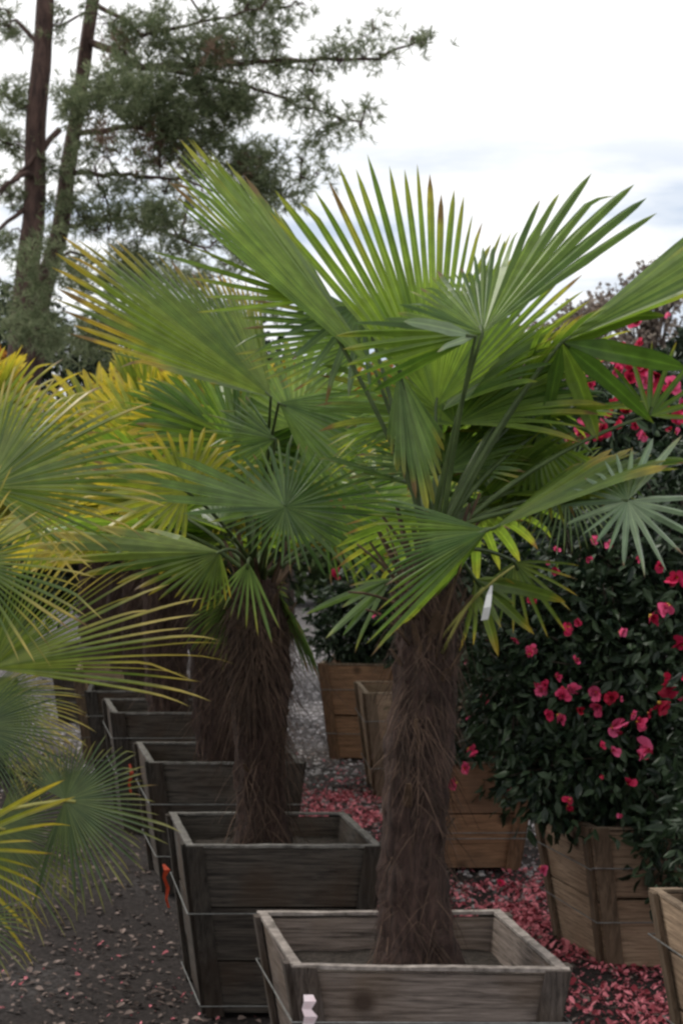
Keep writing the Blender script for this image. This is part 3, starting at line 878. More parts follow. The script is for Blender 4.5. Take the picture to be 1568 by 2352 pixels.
# ---------- stiff leaved palms at the left edge
rnd = random.Random(41)
base3 = Vector((-1.64, 5.8, .52))
palm3 = thing('fan_palm', 'stiff yellow green fan palm whose long split leaves enter at the left edge', 'palm', base3, 'stiff leaved palms at the left edge')
palm_trunk(palm3, [base3, base3 + Vector((0, 0, .4)), base3 + Vector((0, 0, .85))], [.14, .15, .09], hair=500, stubs=20, rnd=rnd)
crown3 = base3 + Vector((.02, -.05, .8))
def F3(hub, Y, tips, n, mat='stiff', parent=None, base=None, pm='petiole_yellow', **kw):
    h, ends = ends_from_tips(hub, Y, tips, n, jitter=.14, rnd=rnd)
    kw.setdefault('wmax', .55)
    return frond_obj(parent or palm3, h, ends, base or crown3, M[mat], M[pm], rnd=rnd, tone_leaf=rnd.random(), tipbend=.3, **kw)
F3((-20, 1535), 5.0, [(400, 1590, .1), (490, 1535, .1), (510, 1505, .05), (490, 1440, 0), (510, 1370, 0), (420, 1340, 0), (330, 1290, 0), (250, 1270, -.1), (160, 1240, -.1), (80, 1230, -.1), (0, 1270, -.1), (-100, 1280, 0)], 40, split=.32, droop=.05)
F3((-30, 1120), 5.1, [(170, 1300, .1), (260, 1230, .1), (340, 1130, .1), (370, 1040, .1), (320, 940, .1), (240, 860, .1), (150, 850, .1), (60, 830, .1), (-40, 860, .1)], 38, split=.42, droop=.06)
F3((-70, 1290), 4.8, [(60, 1530, 0), (160, 1440), (220, 1330), (180, 1240), (120, 1190), (60, 1130), (0, 1060)], 24, split=.3, droop=.05, wmax=.4)
F3((-60, 1010), 5.5, [(60, 1170), (190, 1100), (240, 1000), (230, 900), (150, 830), (60, 800)], 24, 'palm_gold', split=.4, droop=.06)
random_fronds(palm3, crown3, 14, M['stiff'], M['petiole_yellow'], az=(100, 320), el=(-30, 70), rnd=rnd, avoid=lambda h: h.x > -1.45, L_=(.5, .6), split=.35, wmax=.6, nseg=34)

base4 = Vector((-1.55, 4.75, .50))
palm4 = thing('fan_palm', 'low grey green palm with narrow leaflets at the lower left edge', 'palm', base4, 'stiff leaved palms at the left edge')
palm_trunk(palm4, [base4, base4 + Vector((0, 0, .18)), base4 + Vector((0.02, 0, .36))], [.12, .13, .08], hair=300, stubs=14, rnd=rnd)
crown4 = base4 + Vector((.03, -.02, .34))
F3((150, 1838), 4.9, [(20, 1760), (60, 1700), (130, 1690), (220, 1700), (300, 1720), (340, 1800), (370, 1860), (440, 1900), (350, 1940), (310, 2000), (260, 2060), (200, 2090), (130, 2080), (60, 2060)], 56, 'stiff_gray', parent=palm4, base=crown4, split=.4, droop=.02, wmax=.8)
F3((-60, 1670), 4.9, [(40, 1540), (100, 1570), (150, 1630), (170, 1700), (150, 1760), (90, 1820), (30, 1850)], 34, 'stiff_gray', parent=palm4, base=crown4, split=.4, droop=.05, wmax=.8)
F3((-10, 1900), 5.0, [(60, 1720), (150, 1760), (190, 1840), (210, 1930), (190, 2030), (140, 2100), (60, 2130), (0, 2140)], 44, 'stiff_gray', parent=palm4, base=crown4, split=.4, droop=.08, wmax=.7)
F3((-40, 1600), 5.1, [(60, 1500), (160, 1560), (200, 1650), (190, 1740), (120, 1800), (40, 1820)], 40, 'stiff', parent=palm4, base=crown4, split=.4, droop=.08, wmax=.6)
F3((-130, 1950), 4.7, [(140, 1780), (130, 1880), (110, 1940), (120, 1995), (110, 2045), (80, 2110), (60, 2170)], 11, 'palm_gold', parent=palm4, base=crown4, split=.3, droop=.05, wmax=.5)
F3((-60, 2110), 4.6, [(60, 2060), (90, 2120), (80, 2190), (40, 2220), (0, 2230)], 14, 'stiff_gray', parent=palm4, base=crown4, split=.3, droop=.05, wmax=.5)
random_fronds(palm4, crown4, 12, M['stiff_gray'], M['petiole_yellow'], az=(100, 320), el=(-10, 70), rnd=rnd, avoid=lambda h: h.x > -1.5, L_=(.4, .5), pet=(.3, .5), split=.3, wmax=.5, nseg=30)

# ------------------------------------------------------------------ leafy bushes
def leaf_cloud(blobs, n, size, rnd, shell=.5, asp=.42, fold=.25, hang=0.3):
    """blobs: (centre, (rx, ry, rz), weight); elliptical folded leaves"""
    V, F = [], []
    tw = sum(b[2] for b in blobs)
    for q in range(n):
        x = rnd.uniform(0, tw)
        for c, rr, w in blobs:
            x -= w
            if x <= 0: break
        while True:
            d = Vector((rnd.gauss(0, 1), rnd.gauss(0, 1), rnd.gauss(0, 1)))
            if d.length > .01: break
        d.normalize()
        rad = rnd.random() ** (1 / 3) if rnd.random() > shell else rnd.uniform(.78, 1.08)
        lump = 1 + .5 * noise.noise(d * 2.8 + c) + (rnd.uniform(0, .3) if rnd.random() < .12 else 0)
        p = c + Vector((d.x * rr[0], d.y * rr[1], d.z * rr[2])) * rad * lump
        s = size * rnd.uniform(.6, 1.25)
        ax = (d * rnd.uniform(.2, 1) + Vector((rnd.uniform(-1, 1), rnd.uniform(-1, 1), rnd.uniform(-1, .6) - hang))).normalized()
        u = ax.cross(Vector((rnd.uniform(-1, 1), rnd.uniform(-1, 1), rnd.uniform(-1, 1)))).normalized()
        nn = ax.cross(u)
        w = s * asp * .5
        b = len(V)
        V += [p, p + ax * s * .35 + u * w + nn * fold * w, p + ax * s * .75 + u * w * .7 + nn * fold * w, p + ax * s - nn * .1 * s,
              p + ax * s * .75 - u * w * .7 + nn * fold * w, p + ax * s * .35 - u * w + nn * fold * w, p + ax * s * .4, p + ax * s * .75 - nn * .03 * s]
        F += [(b, b + 1, b + 6), (b + 1, b + 2, b + 7, b + 6), (b + 2, b + 3, b + 7), (b + 3, b + 4, b + 7), (b + 4, b + 5, b + 6, b + 7), (b + 5, b, b + 6)]
    return V, F

def flower_mesh(seed, size=.05, open_=1.0):
    """open camellia flower: two whorls of cupped petals round a tuft of stamens, facing +Z"""
    r_ = random.Random(seed)
    V, F, fm = [], [], []
    for ring, (np_, rad, tilt) in enumerate(((7, 1.0, 22), (6, .72, 52))):
        for k in range(np_):
            a = 2 * PI * (k + ring * .5) / np_ + r_.uniform(-.12, .12)
            d = Vector((math.cos(a), math.sin(a), 0)); s = Vector((-d.y, d.x, 0))
            L_ = size * rad * r_.uniform(.6, 1.2); tl = R(min(86, (tilt + r_.uniform(-22, 22)) / open_)); W_ = L_ * r_.uniform(.28, .46)
            if r_.random() < .12: continue
            up = Vector((0, 0, 1))
            b = len(V)
            rows = 5
            for j in range(rows):
                t = j / (rows - 1)
                o = d * L_ * t * math.cos(tl) + up * (L_ * t * math.sin(tl) + L_ * .12 * math.sin(t * PI))
                w = W_ * (.25 + 1.15 * math.sin(min(t * 1.25, 1) * PI * .62)) * (1 if t < .99 else .55)
                z = up * (.25 * w)
                V += [o - s * w + z, o, o + s * w + z]
            for j in range(rows - 1):
                p = b + 3 * j
                F += [(p, p + 1, p + 4, p + 3), (p + 1, p + 2, p + 5, p + 4)]
                fm += [0, 0]
    for k in range(16):
        a = r_.uniform(0, 2 * PI); q = r_.uniform(0, .22) * size
        o = Vector((math.cos(a) * q, math.sin(a) * q, 0)); h = Vector((o.x * .6, o.y * .6, size * r_.uniform(.25, .42)))
        w = Vector((-math.sin(a), math.cos(a), 0)) * size * .03
        b = len(V)
        V += [o - w, o + w, o + h + w * 1.6, o + h - w * 1.6]
        F.append((b, b + 1, b + 2, b + 3)); fm.append(1)
    me = bpy.data.meshes.new('flower')
    me.from_pydata([tuple(v) for v in V], [], F)
    me.materials.append(M['petal']); me.materials.append(M['stamen'])
    me.polygons.foreach_set('material_index', fm)
    me.update()
    return me
FL = [flower_mesh(s, .045 + .008 * (s % 3), (1.0, .9, .45, 1.2, .7, .35)[s % 6]) for s in range(12)]

def bush(label, base, blobs, n, size, rnd, flowers=(), mat='camellia', group='flowering camellia bushes', name='camellia_bush', cat='bush', stems=6, twigs=60):
    t = thing(name, label, cat, base, group)
    V, F = leaf_cloud(blobs, n, size, rnd)
    mesh_obj('foliage', V, F, M[mat], t)
    m = MB()
    for k in range(stems):
        c, rr, w = blobs[k % len(blobs)]
        tip = c + Vector((rnd.uniform(-.4, .4) * rr[0], rnd.uniform(-.4, .4) * rr[1], rnd.uniform(0, .5) * rr[2]))
        b = base + Vector((rnd.uniform(-.05, .05), rnd.uniform(-.05, .05), 0))
        m.tube(curve(b, tip, Vector((rnd.uniform(-.05, .05), 0, .04)), 6), [.016, .014, .012, .010, .008, .006, .004], 6)
    for k in range(twigs):
        c, rr, w = rnd.choice(blobs)
        d = Vector((rnd.gauss(0, 1), rnd.gauss(0, 1), rnd.gauss(0, 1))).normalized()
        tip = c + Vector((d.x * rr[0], d.y * rr[1], d.z * rr[2])) * 1.02
        m.tube([c.lerp(tip, .2), c.lerp(tip, .6) + Vector((0, 0, .01)), tip], [.005, .004, .0015], 4)
    mesh_obj('stems', m.v, m.f, M['twig'], t, smooth=True)
    fl_ = []
    for (x, y, Y, s) in flowers:
        fl_.append((x, y, Y, s))
        for _ in range(rnd.choice((0, 1, 2, 2, 3)) if len(flowers) > 3 else 0):
            fl_.append((x + rnd.gauss(0, 50), y + abs(rnd.gauss(0, 50)) * rnd.choice((-.35, 1)), Y + rnd.uniform(-.03, .06), s * rnd.uniform(.4, .9)))
    for i, (x, y, Y, s) in enumerate(fl_[:98]):
        p = at(x, y, Y)
        o = bpy.data.objects.new('flower', FL[rnd.randrange(12)])
        C.objects.link(o)
        o.parent = t
        face = Vector((rnd.uniform(-1.6, 1.6), -1, rnd.uniform(-1.0, 1.2))).normalized()
        o.matrix_parent_inverse = Matrix.Identity(4)
        q = face.to_track_quat('Z', 'Y').to_matrix().to_4x4()
        o.matrix_local = Matrix.Translation(p - base) @ q @ Matrix.Rotation(rnd.uniform(0, 6), 4, 'Z') @ Matrix.Scale(s * .66, 4)
    return t

def B(px, py, Y, rx, ry, rz, w=1.0):
    return (at(px, py, Y), (rx, ry, rz), w)

rnd = random.Random(51)
# right: the big one over the pinkish crate
fl = [(1300, 1590, 6.98, 1.2), (1280, 1640, 6.98, 1.0), (1370, 1590, 6.92, 1.1), (1375, 1620, 6.9, 1.2), (1405, 1670, 6.88, 1.4), (1490, 1720, 6.88, 1.5), (1545, 1560, 6.9, 1.7),
      (1225, 1490, 7.08, 1.0), (1300, 1440, 7.0, 1.1), (1490, 1415, 6.9, 1.1), (1420, 1450, 6.95, .8), (1535, 1390, 6.9, 1.2), (1555, 1325, 6.85, 1.4), (1515, 1300, 6.9, .9),
      (1275, 1265, 7.1, .8), (1280, 1310, 7.1, .8), (1440, 1800, 6.95, .8), (1305, 1840, 7.0, .9), (1240, 1990, 7.0, .9), (1230, 1580, 7.05, .8), (1405, 1250, 7.0, .8), (1565, 1480, 6.85, 1.0),
      (1330, 1430, 7.0, .7), (1450, 1640, 6.85, .7), (1225, 1380, 7.1, .9)]
bush('dark camellia with red pink flowers overhanging the large pinkish brown crate', Vector((1.35, 7.5, .5)),
     [B(1420, 1560, 7.5, .46, .45, .5, 3), B(1560, 1400, 7.5, .45, .45, .5, 3), B(1330, 1400, 7.6, .35, .35, .35, 1.5), B(1300, 1760, 7.4, .27, .3, .26, 1.0), B(1500, 1800, 7.4, .42, .35, .26, 1.6), B(1560, 1900, 7.1, .18, .2, .32, .7), B(1540, 1200, 7.5, .4, .4, .35, 1.5), B(1180, 1560, 7.6, .22, .3, .36, 1.0)],
     15000, .066, rnd, fl, stems=9, twigs=260)
fl = [(1165, 1755, 8.9, 1.6), (1170, 1800, 8.9, 1.3), (1075, 1720, 8.95, 1.2), (1065, 1765, 8.95, 1.0), (1110, 1600, 8.9, .9), (1130, 1470, 8.9, .9), (1075, 1520, 9.0, .8)]
bush('camellia with few flowers in the orange brown crate right of the bare trunk', Vector((.66, 9.5, .48)),
     [B(1130, 1600, 9.5, .42, .4, .45, 2), B(1100, 1400, 9.6, .45, .4, .4, 2), B(1200, 1750, 9.4, .3, .3, .25, 1)], 9000, .062, rnd, fl)
fl = [(1400, 825, 7.9, 1.5), (1445, 870, 7.9, 1.3), (1510, 860, 7.9, 1.4), (1530, 930, 7.9, 1.2), (1340, 960, 8.0, 1.2), (1375, 975, 8.0, 1.2), (1300, 1010, 8.0, 1.0), (1470, 790, 8.0, .9), (1480, 1000, 8.0, 1.0), (1555, 960, 7.9, 1.3), (1430, 835, 8.1, 1.8), (1460, 850, 8.1, 1.6), (1410, 850, 8.1, 1.3), (1480, 880, 8.1, 1.4), (1495, 900, 8.1, 1.2), (1360, 855, 8.1, 1.0), (1350, 985, 8.2, 1.6), (1320, 995, 8.2, 1.4), (1390, 950, 8.2, 1.0), (1440, 950, 8.2, 1.0), (1245, 1025, 8.6, 1.2), (1540, 890, 8.1, 1.2), (1460, 745, 8.2, 1.0), (1380, 1000, 8.2, 1.1), (1560, 930, 8.1, 1.3), (1290, 940, 8.6, .8)]
bush('tall loose camellia with bright pink flowers rising highest at the right edge', Vector((1.6, 9.2, 0.0)),
     [B(1450, 950, 9.0, .38, .4, .20, 1.2), B(1590, 930, 9.0, .28, .4, .22, 1.0), B(1380, 1050, 9.0, .5, .4, .4, 1.8), B(1550, 1100, 9.0, .5, .5, .5, 2), B(1260, 1080, 9.1, .35, .35, .35, 1)], 12000, .06, rnd, fl, mat='camellia', stems=10)
bush('small camellia in the nearest crate at the right edge', Vector((1.5, 5.68, .5)),
     [B(1750, 1850, 5.7, .26, .25, .35, 1), B(1760, 1600, 5.7, .25, .25, .3, 1)], 3000, .06, rnd, [(1720, 1700, 5.4, 1.0)])
bush('small very dark bush without flowers in the orange brown crate on the gravel', Vector((.25, 13.7, .62)),
     [B(830, 1440, 13.6, .34, .34, .3, 2), B(880, 1380, 13.6, .4, .34, .3, 1.5)], 5000, .07, rnd, [(770, 1325, 13.2, 1.6), (868, 1410, 13.1, 1.2)], name='dark_bush')

# ------------------------------------------------------------------ pines
def needle_cloud(blobs, tufts, rnd, nl=.12, per=10, w=.0042, clump=.095):
    V, F = [], []
    subs = {}
    tw = sum(b[2] for b in blobs)
    for q in range(tufts):
        x = rnd.uniform(0, tw)
        for c, rr, wt in blobs:
            x -= wt
            if x <= 0: break
        key = id(c)
        if key not in subs:
            subs[key] = []
            for _ in range(max(3, int(wt / 19))):
                d = Vector((rnd.gauss(0, 1), rnd.gauss(0, 1), rnd.gauss(0, 1))).normalized()
                subs[key].append(c + Vector((d.x * rr[0], d.y * rr[1], d.z * rr[2])) * rnd.random() ** .45)
        d = Vector((rnd.gauss(0, 1), rnd.gauss(0, 1), rnd.gauss(0, 1)))
        p = rnd.choice(subs[key]) + d * clump
        d.normalize()
        ax = (d + Vector((rnd.uniform(-.6, .6), rnd.uniform(-.6, .6), rnd.uniform(-.2, .9)))).normalized()
        for k in range(per):
            dv = (ax * .6 + Vector((rnd.uniform(-1, 1), rnd.uniform(-1, 1), rnd.uniform(-1, 1)))).normalized()
            u = dv.cross(Vector((rnd.uniform(-1, 1), 1, rnd.uniform(-1, 1)))).normalized() * w
            l = nl * rnd.uniform(.6, 1.2)
            b = len(V)
            V += [p - u, p + u, p + dv * l * .6 + u * 1.2, p + dv * l, p + dv * l * .6 - u * 1.2]
            F.append((b, b + 1, b + 2, b + 3, b + 4))
    return V, F

def pine(label, trunk_pts, rads, blobs, limbs, seed, dead=()):
    rnd = random.Random(seed)
    base = trunk_pts[0].copy()
    t = thing('pine_tree', label, 'tree', base, 'pines in the background')
    m = MB()
    # resample the trunk with slight wobble
    P, Rr = [], []
    N = 40
    for i in range(N + 1):
        q = i / N * (len(trunk_pts) - 1); k = min(int(q), len(trunk_pts) - 2); f = q - k
        p = trunk_pts[k].lerp(trunk_pts[k + 1], f)
        p = p + Vector((noise.noise(Vector((p.z * .8, seed, 0))), noise.noise(Vector((p.z * .8, seed, 9))), 0)) * .05
        P.append(p); Rr.append(lerp(rads[k], rads[k + 1], f) * (1 + .08 * noise.noise(Vector((p.z * 3, seed, 4)))))
    m.tube(P, Rr, 14)
    nodes = list(P)
    for l in limbs:
        pts = [at(*q) for q in l[0]]
        out = []
        for i in range(len(pts) - 1):
            for j in range(4):
                p = pts[i].lerp(pts[i + 1], j / 4)
                out.append(p + Vector((rnd.uniform(-.03, .03), rnd.uniform(-.03, .03), rnd.uniform(-.03, .03))))
        out.append(pts[-1])
        nodes += out
        r0 = l[1]
        m.tube(out, [r0 * .72 * lerp(1, .25, i / (len(out) - 1)) for i in range(len(out))], 7)
    # branchlets reaching into each needle cluster
    for c, rr, w in blobs:
        st = min(nodes, key=lambda q: (q - c).length + max(0, q.z - c.z) * .6)
        near = c + Vector((rr[0] * rnd.uniform(-.3, .3), 0, rnd.uniform(-.2, .2) * rr[2]))
        mid = st.lerp(near, .5) + Vector((0, 0, rnd.uniform(-.15, .25)))
        m.tube([st, st.lerp(mid, .5), mid, mid.lerp(near, .5) + Vector((0, 0, .06)), near], [.018, .015, .012, .010, .006], 6)
        nodes += [mid, near]
        for q in range(5):
            d = Vector((rnd.uniform(-1, 1), rnd.uniform(-1, 1), rnd.uniform(-.6, 1))).normalized()
            tip = c + Vector((d.x * rr[0], d.y * rr[1], d.z * rr[2])) * .9
            a = mid.lerp(near, rnd.uniform(.3, 1))
            m.tube([a, a.lerp(tip, .5) + Vector((0, 0, .03)), tip], [.008, .005, .002], 5)
    mesh_obj('trunk', m.v, m.f, M['pine_bark'], t, smooth=True)
    tot = sum(b[2] for b in blobs)
    V, F = needle_cloud(blobs, int(tot * .78), rnd)
    mesh_obj('crown', V, F, M['needle'], t)
    if dead:
        V, F = needle_cloud(dead, int(sum(b[2] for b in dead)), rnd)
        mesh_obj('dead_needles', V, F, M['needle_brown'], t)
    return t

PY = 22.0
def PB(px, py, rx, ry, w, dY=0.0):
    s = PY / FPX
    return (at(px, py, PY + dY), (rx * s, max(rx, ry) * s * 1.1, ry * s), w)
t1 = [at(20, 1521, PY), at(30, 1000, PY), at(45, 830, PY), at(75, 500, PY), at(92, 200, PY), at(105, 0, PY), at(120, -400, PY), at(150, -1000, PY)]
t2 = [at(25, 1513, PY + .6), at(50, 1000, PY + .6), at(95, 700, PY + .6), at(135, 520, PY + .6), at(172, 300, PY + .6), at(215, 0, PY + .6), at(260, -400, PY + .6), at(300, -900, PY + .6)]
blobs1 = [PB(20, 60, 60, 60, 90), PB(15, 230, 60, 60, 170), PB(30, 330, 50, 50, 90), PB(20, 440, 50, 40, 80), PB(100, 380, 60, 50, 60),
          PB(30, 560, 60, 40, 60), PB(20, 680, 50, 40, 60), PB(110, 640, 70, 60, 150, -1), PB(60, 760, 60, 70, 160, -1), PB(120, 760, 60, 60, 150, -1),
          PB(150, 60, 40, 40, 35), PB(250, 60, 60, 50, 90), PB(120, 560, 50, 50, 80, -1), PB(200, 640, 70, 60, 150, 1), PB(260, 740, 80, 60, 220, 1), PB(180, 790, 70, 60, 190, 1), PB(400, 760, 80, 50, 160, 1.5),
          PB(60, -150, 120, 100, 150), PB(200, -400, 250, 120, 260), PB(-150, -100, 150, 120, 150), PB(-150, 300, 130, 110, 150), PB(100, -800, 250, 150, 250)]
blobs2 = [PB(200, 225, 75, 55, 330, -1), PB(265, 200, 70, 55, 260, -1), PB(330, 235, 80, 60, 320), PB(400, 200, 70, 50, 240), PB(400, 270, 80, 50, 240), PB(470, 225, 70, 55, 240), PB(530, 210, 60, 50, 210),
          PB(560, 235, 40, 45, 130), PB(300, 120, 70, 60, 170), PB(350, 60, 70, 60, 180), PB(420, 120, 70, 55, 190), PB(480, 60, 60, 50, 90), PB(520, 130, 60, 50, 140), PB(560, 100, 60, 40, 110),
          PB(580, 20, 60, 30, 110), PB(650, 20, 50, 30, 80), PB(690, 12, 30, 18, 30), PB(630, 110, 45, 40, 70), PB(640, 150, 50, 35, 60), PB(720, 160, 40, 25, 45), PB(780, 125, 45, 30, 60), PB(830, 130, 40, 25, 50), PB(855, 75, 18, 32, 24),
          PB(880, 130, 30, 15, 22), PB(945, 100, 20, 14, 10), PB(972, 90, 22, 20, 32), PB(660, 220, 40, 40, 60), PB(710, 235, 45, 40, 70), PB(770, 280, 45, 28, 60), PB(820, 290, 28, 20, 26), PB(850, 258, 12, 22, 16),
          PB(730, 320, 30, 25, 30), PB(700, 365, 35, 30, 45), PB(690, 410, 30, 22, 34), PB(740, 400, 22, 16, 14), PB(650, 460, 30, 35, 44), PB(585, 385, 55, 40, 200), PB(600, 430, 38, 40, 150), PB(545, 365, 40, 20, 60),
          PB(500, 290, 50, 45, 150), PB(490, 335, 28, 40, 110), PB(430, 310, 60, 45, 150), PB(350, 310, 70, 40, 120),
          PB(300, 500, 60, 40, 130), PB(350, 515, 50, 45, 190, -1), PB(230, 520, 60, 45, 120), PB(180, 500, 50, 40, 90), PB(330, 580, 80, 40, 150), PB(420, 560, 70, 50, 90), PB(440, 470, 40, 40, 40), PB(380, 440, 60, 40, 50), PB(500, 560, 50, 40, 60),
          PB(250, 340, 60, 40, 60), PB(240, 430, 60, 40, 45), PB(560, 600, 70, 50, 80, 2), PB(450, 650, 90, 60, 180, 2), PB(560, 700, 100, 60, 200, 2), PB(300, 660, 90, 60, 200, 2),
          PB(200, 380, 60, 40, 45), PB(300, 420, 70, 40, 50), PB(380, 360, 60, 40, 60), PB(250, 470, 60, 40, 60), PB(460, 380, 50, 40, 60), PB(150, 440, 40, 50, 40), PB(340, 640, 90, 50, 160, 1), PB(600, 520, 60, 50, 40, 1), PB(620, 360, 40, 30, 60), PB(420, -120, 200, 90, 260), PB(700, -200, 200, 80, 160), PB(350, -500, 300, 130, 300)]
dead2 = [PB(480, 130, 80, 60, 60), PB(420, 330, 70, 50, 90), PB(330, 340, 60, 40, 60), PB(240, 300, 40, 40, 50), PB(560, 380, 40, 30, 30), PB(470, 420, 60, 30, 20), PB(260, 130, 40, 50, 40)]
limbs1 = [([(92, 400, PY), (60, 400, PY - .3), (20, 425, PY - .6), (-60, 490, PY - .9)], .07), ([(70, 470, PY), (0, 525, PY - .4), (-100, 600, PY - .8)], .05),
          ([(100, 110, PY), (40, 50, PY), (0, 20, PY)], .05), ([(140, 300, PY + .3), (60, 380, PY - .2), (0, 450, PY - .4)], .06), ([(60, 620, PY), (160, 580, PY + .4), (240, 600, PY + .8)], .05)]
limbs2 = [([(160, 400, PY + .6), (260, 400, PY + .3), (340, 402, PY), (430, 415, PY - .3), (560, 460, PY - .6)], .055), ([(200, 90, PY + .6), (330, 150, PY), (550, 145, PY), (700, 142, PY), (870, 130, PY), (960, 95, PY)], .07),
          ([(215, 0, PY + .6), (330, 80, PY), (460, 50, PY), (600, 20, PY - .3)], .05), ([(170, 310, PY + .6), (300, 290, PY), (430, 320, PY), (480, 370, PY), (590, 400, PY)], .06),
          ([(340, 150, PY), (560, 190, PY), (690, 240, PY), (830, 280, PY)], .045), ([(550, 380, PY), (640, 450, PY), (690, 420, PY)], .03), ([(620, 150, PY), (760, 130, PY), (855, 75, PY)], .025),
          ([(135, 520, PY + .6), (300, 500, PY), (450, 560, PY - .3), (520, 610, PY - .5)], .05)]
pine('tall pine with the straight reddish trunk nearest the left edge', t1, [.22, .20, .165, .14, .125, .11, .09, .05], blobs1, limbs1, 3)
pine('tall pine with a leaning trunk and long boughs reaching right across the sky', t2, [.20, .17, .125, .115, .095, .085, .07, .04], blobs2, limbs2, 5, dead2)

# ------------------------------------------------------------------ far trees and shrubs
def far_tree(label, base, blobs, n, size, mat, seed, name='broadleaf_tree', group='trees along the horizon', stems=5, trunk_r=.12, cat='tree', hang=.2):
    rnd = random.Random(seed)
    t = thing(name, label, cat, base, group)
    V, F = leaf_cloud(blobs, n, size, rnd, shell=.35, asp=.7, hang=hang)
    mesh_obj('crown', V, F, M[mat], t)
    m = MB()
    top = sum((b[0] for b in blobs), Vector()) / len(blobs)
    m.tube([base, base.lerp(top, .5), top], [trunk_r, trunk_r * .7, trunk_r * .3], 8)
    for k in range(stems * len(blobs)):
        c, rr, w = blobs[k % len(blobs)]
        d = Vector((rnd.gauss(0, 1), rnd.gauss(0, 1), abs(rnd.gauss(0, 1)))).normalized()
        tip = c + Vector((d.x * rr[0], d.y * rr[1], d.z * rr[2])) * 1.05
        a = base.lerp(top, rnd.uniform(.4, .95))
        m.tube([a, a.lerp(tip, .5) + Vector((0, 0, .1)), tip], [trunk_r * .35, trunk_r * .2, trunk_r * .05], 5)
    mesh_obj('trunk', m.v, m.f, M['twig'], t, smooth=True)
    return t
def gb(px, Y): 
    p = at(px, 1176, Y); p.z = 0; return p
def TB(px, py, Y, rx, ry, w=1.0):
    s = Y / FPX
    return (at(px, py, Y), (rx * s, rx * s, ry * s), w)
far_tree('dark evergreen at the right edge behind the pink flowers', gb(1580, 30), [TB(1630, 800, 30, 80, 50), TB(1560, 920, 30, 160, 120), TB(1650, 760, 30, 60, 40)], 5000, .16, 'far_dark', 61)
far_tree('bare brownish tree top against the sky at the right edge', gb(1500, 42), [TB(1440, 690, 42, 90, 45, .6), TB(1530, 650, 42, 80, 60, .6), TB(1480, 800, 42, 170, 110, 2)], 2200, .14, 'far_brown', 62, stems=22, name='bare_tree', trunk_r=.16)
far_tree('hazy brown tree low behind the middle of the palms', gb(1250, 40), [TB(1300, 820, 40, 160, 80, 1.5), TB(1150, 900, 40, 170, 90, 1.5), TB(1350, 730, 40, 60, 40, .4)], 4500, .16, 'far_brown', 63, stems=10)
far_tree('mid green tree behind the palm crowns in the middle', gb(950, 34), [TB(950, 960, 34, 200, 100), TB(1150, 1020, 34, 200, 110), TB(800, 1000, 34, 170, 100)], 7000, .16, 'far_green', 64)
far_tree('orange autumn tree glowing between the two nearest palms', gb(860, 27), [TB(870, 900, 27, 60, 60), TB(820, 960, 27, 80, 60), TB(900, 980, 27, 70, 50)], 2600, .12, 'far_orange', 65, name='autumn_tree')
far_tree('yellow leaved shrub below the spread palm leaf, behind the crates', gb(660, 26), [TB(660, 890, 26, 60, 45), TB(600, 950, 26, 90, 60), TB(720, 980, 26, 80, 50)], 3000, .12, 'far_yellow', 66, name='autumn_tree')
far_tree('rusty orange tree low behind the left palm leaf', gb(350, 32), [TB(350, 880, 32, 60, 30), TB(430, 900, 32, 50, 30)], 1200, .12, 'far_orange', 67, name='autumn_tree')
far_tree('orange tree at the left edge behind the pine trunks', gb(20, 34), [TB(0, 850, 34, 40, 40), TB(-60, 840, 34, 80, 60)], 1600, .13, 'far_orange', 68, name='autumn_tree')
far_tree('shady dark green tree behind the pine trunks at the left', gb(200, 38), [TB(120, 900, 38, 190, 130), TB(330, 820, 38, 170, 100), TB(500, 850, 38, 170, 110), TB(20, 780, 38, 120, 110)], 9000, .18, 'far_dark', 69)
far_tree('dark hedge like evergreen behind the left row of crates', gb(300, 19), [TB(150, 1250, 19, 190, 150), TB(360, 1260, 19, 190, 150), TB(520, 1270, 19, 150, 140), TB(-20, 1280, 19, 150, 160)], 12000, .12, 'far_dark', 70, name='evergreen_shrub', group='shrubs behind the crates', cat='shrub')
far_tree('green shrub behind the crates right of the middle', gb(1150, 18), [TB(1050, 1250, 18, 160, 110), TB(1250, 1260, 18, 180, 130), TB(1420, 1300, 18, 160, 150), TB(1000, 1180, 18, 130, 90)], 9000, .11, 'far_green', 71, name='evergreen_shrub', group='shrubs behind the crates', cat='shrub')
far_tree('low green shrub at the end of the gravel path', gb(750, 36), [TB(720, 1270, 36, 190, 110), TB(880, 1280, 36, 150, 110), TB(560, 1250, 36, 140, 110)], 6000, .16, 'far_green', 72, name='evergreen_shrub', group='shrubs behind the crates', cat='shrub')
far_tree('dark shrub right of the middle beyond the gravel', gb(1300, 26), [TB(1150, 1180, 26, 170, 120), TB(1350, 1150, 26, 190, 130), TB(1550, 1150, 26, 170, 150)], 8000, .14, 'far_dark', 73, name='evergreen_shrub', group='shrubs behind the crates', cat='shrub')

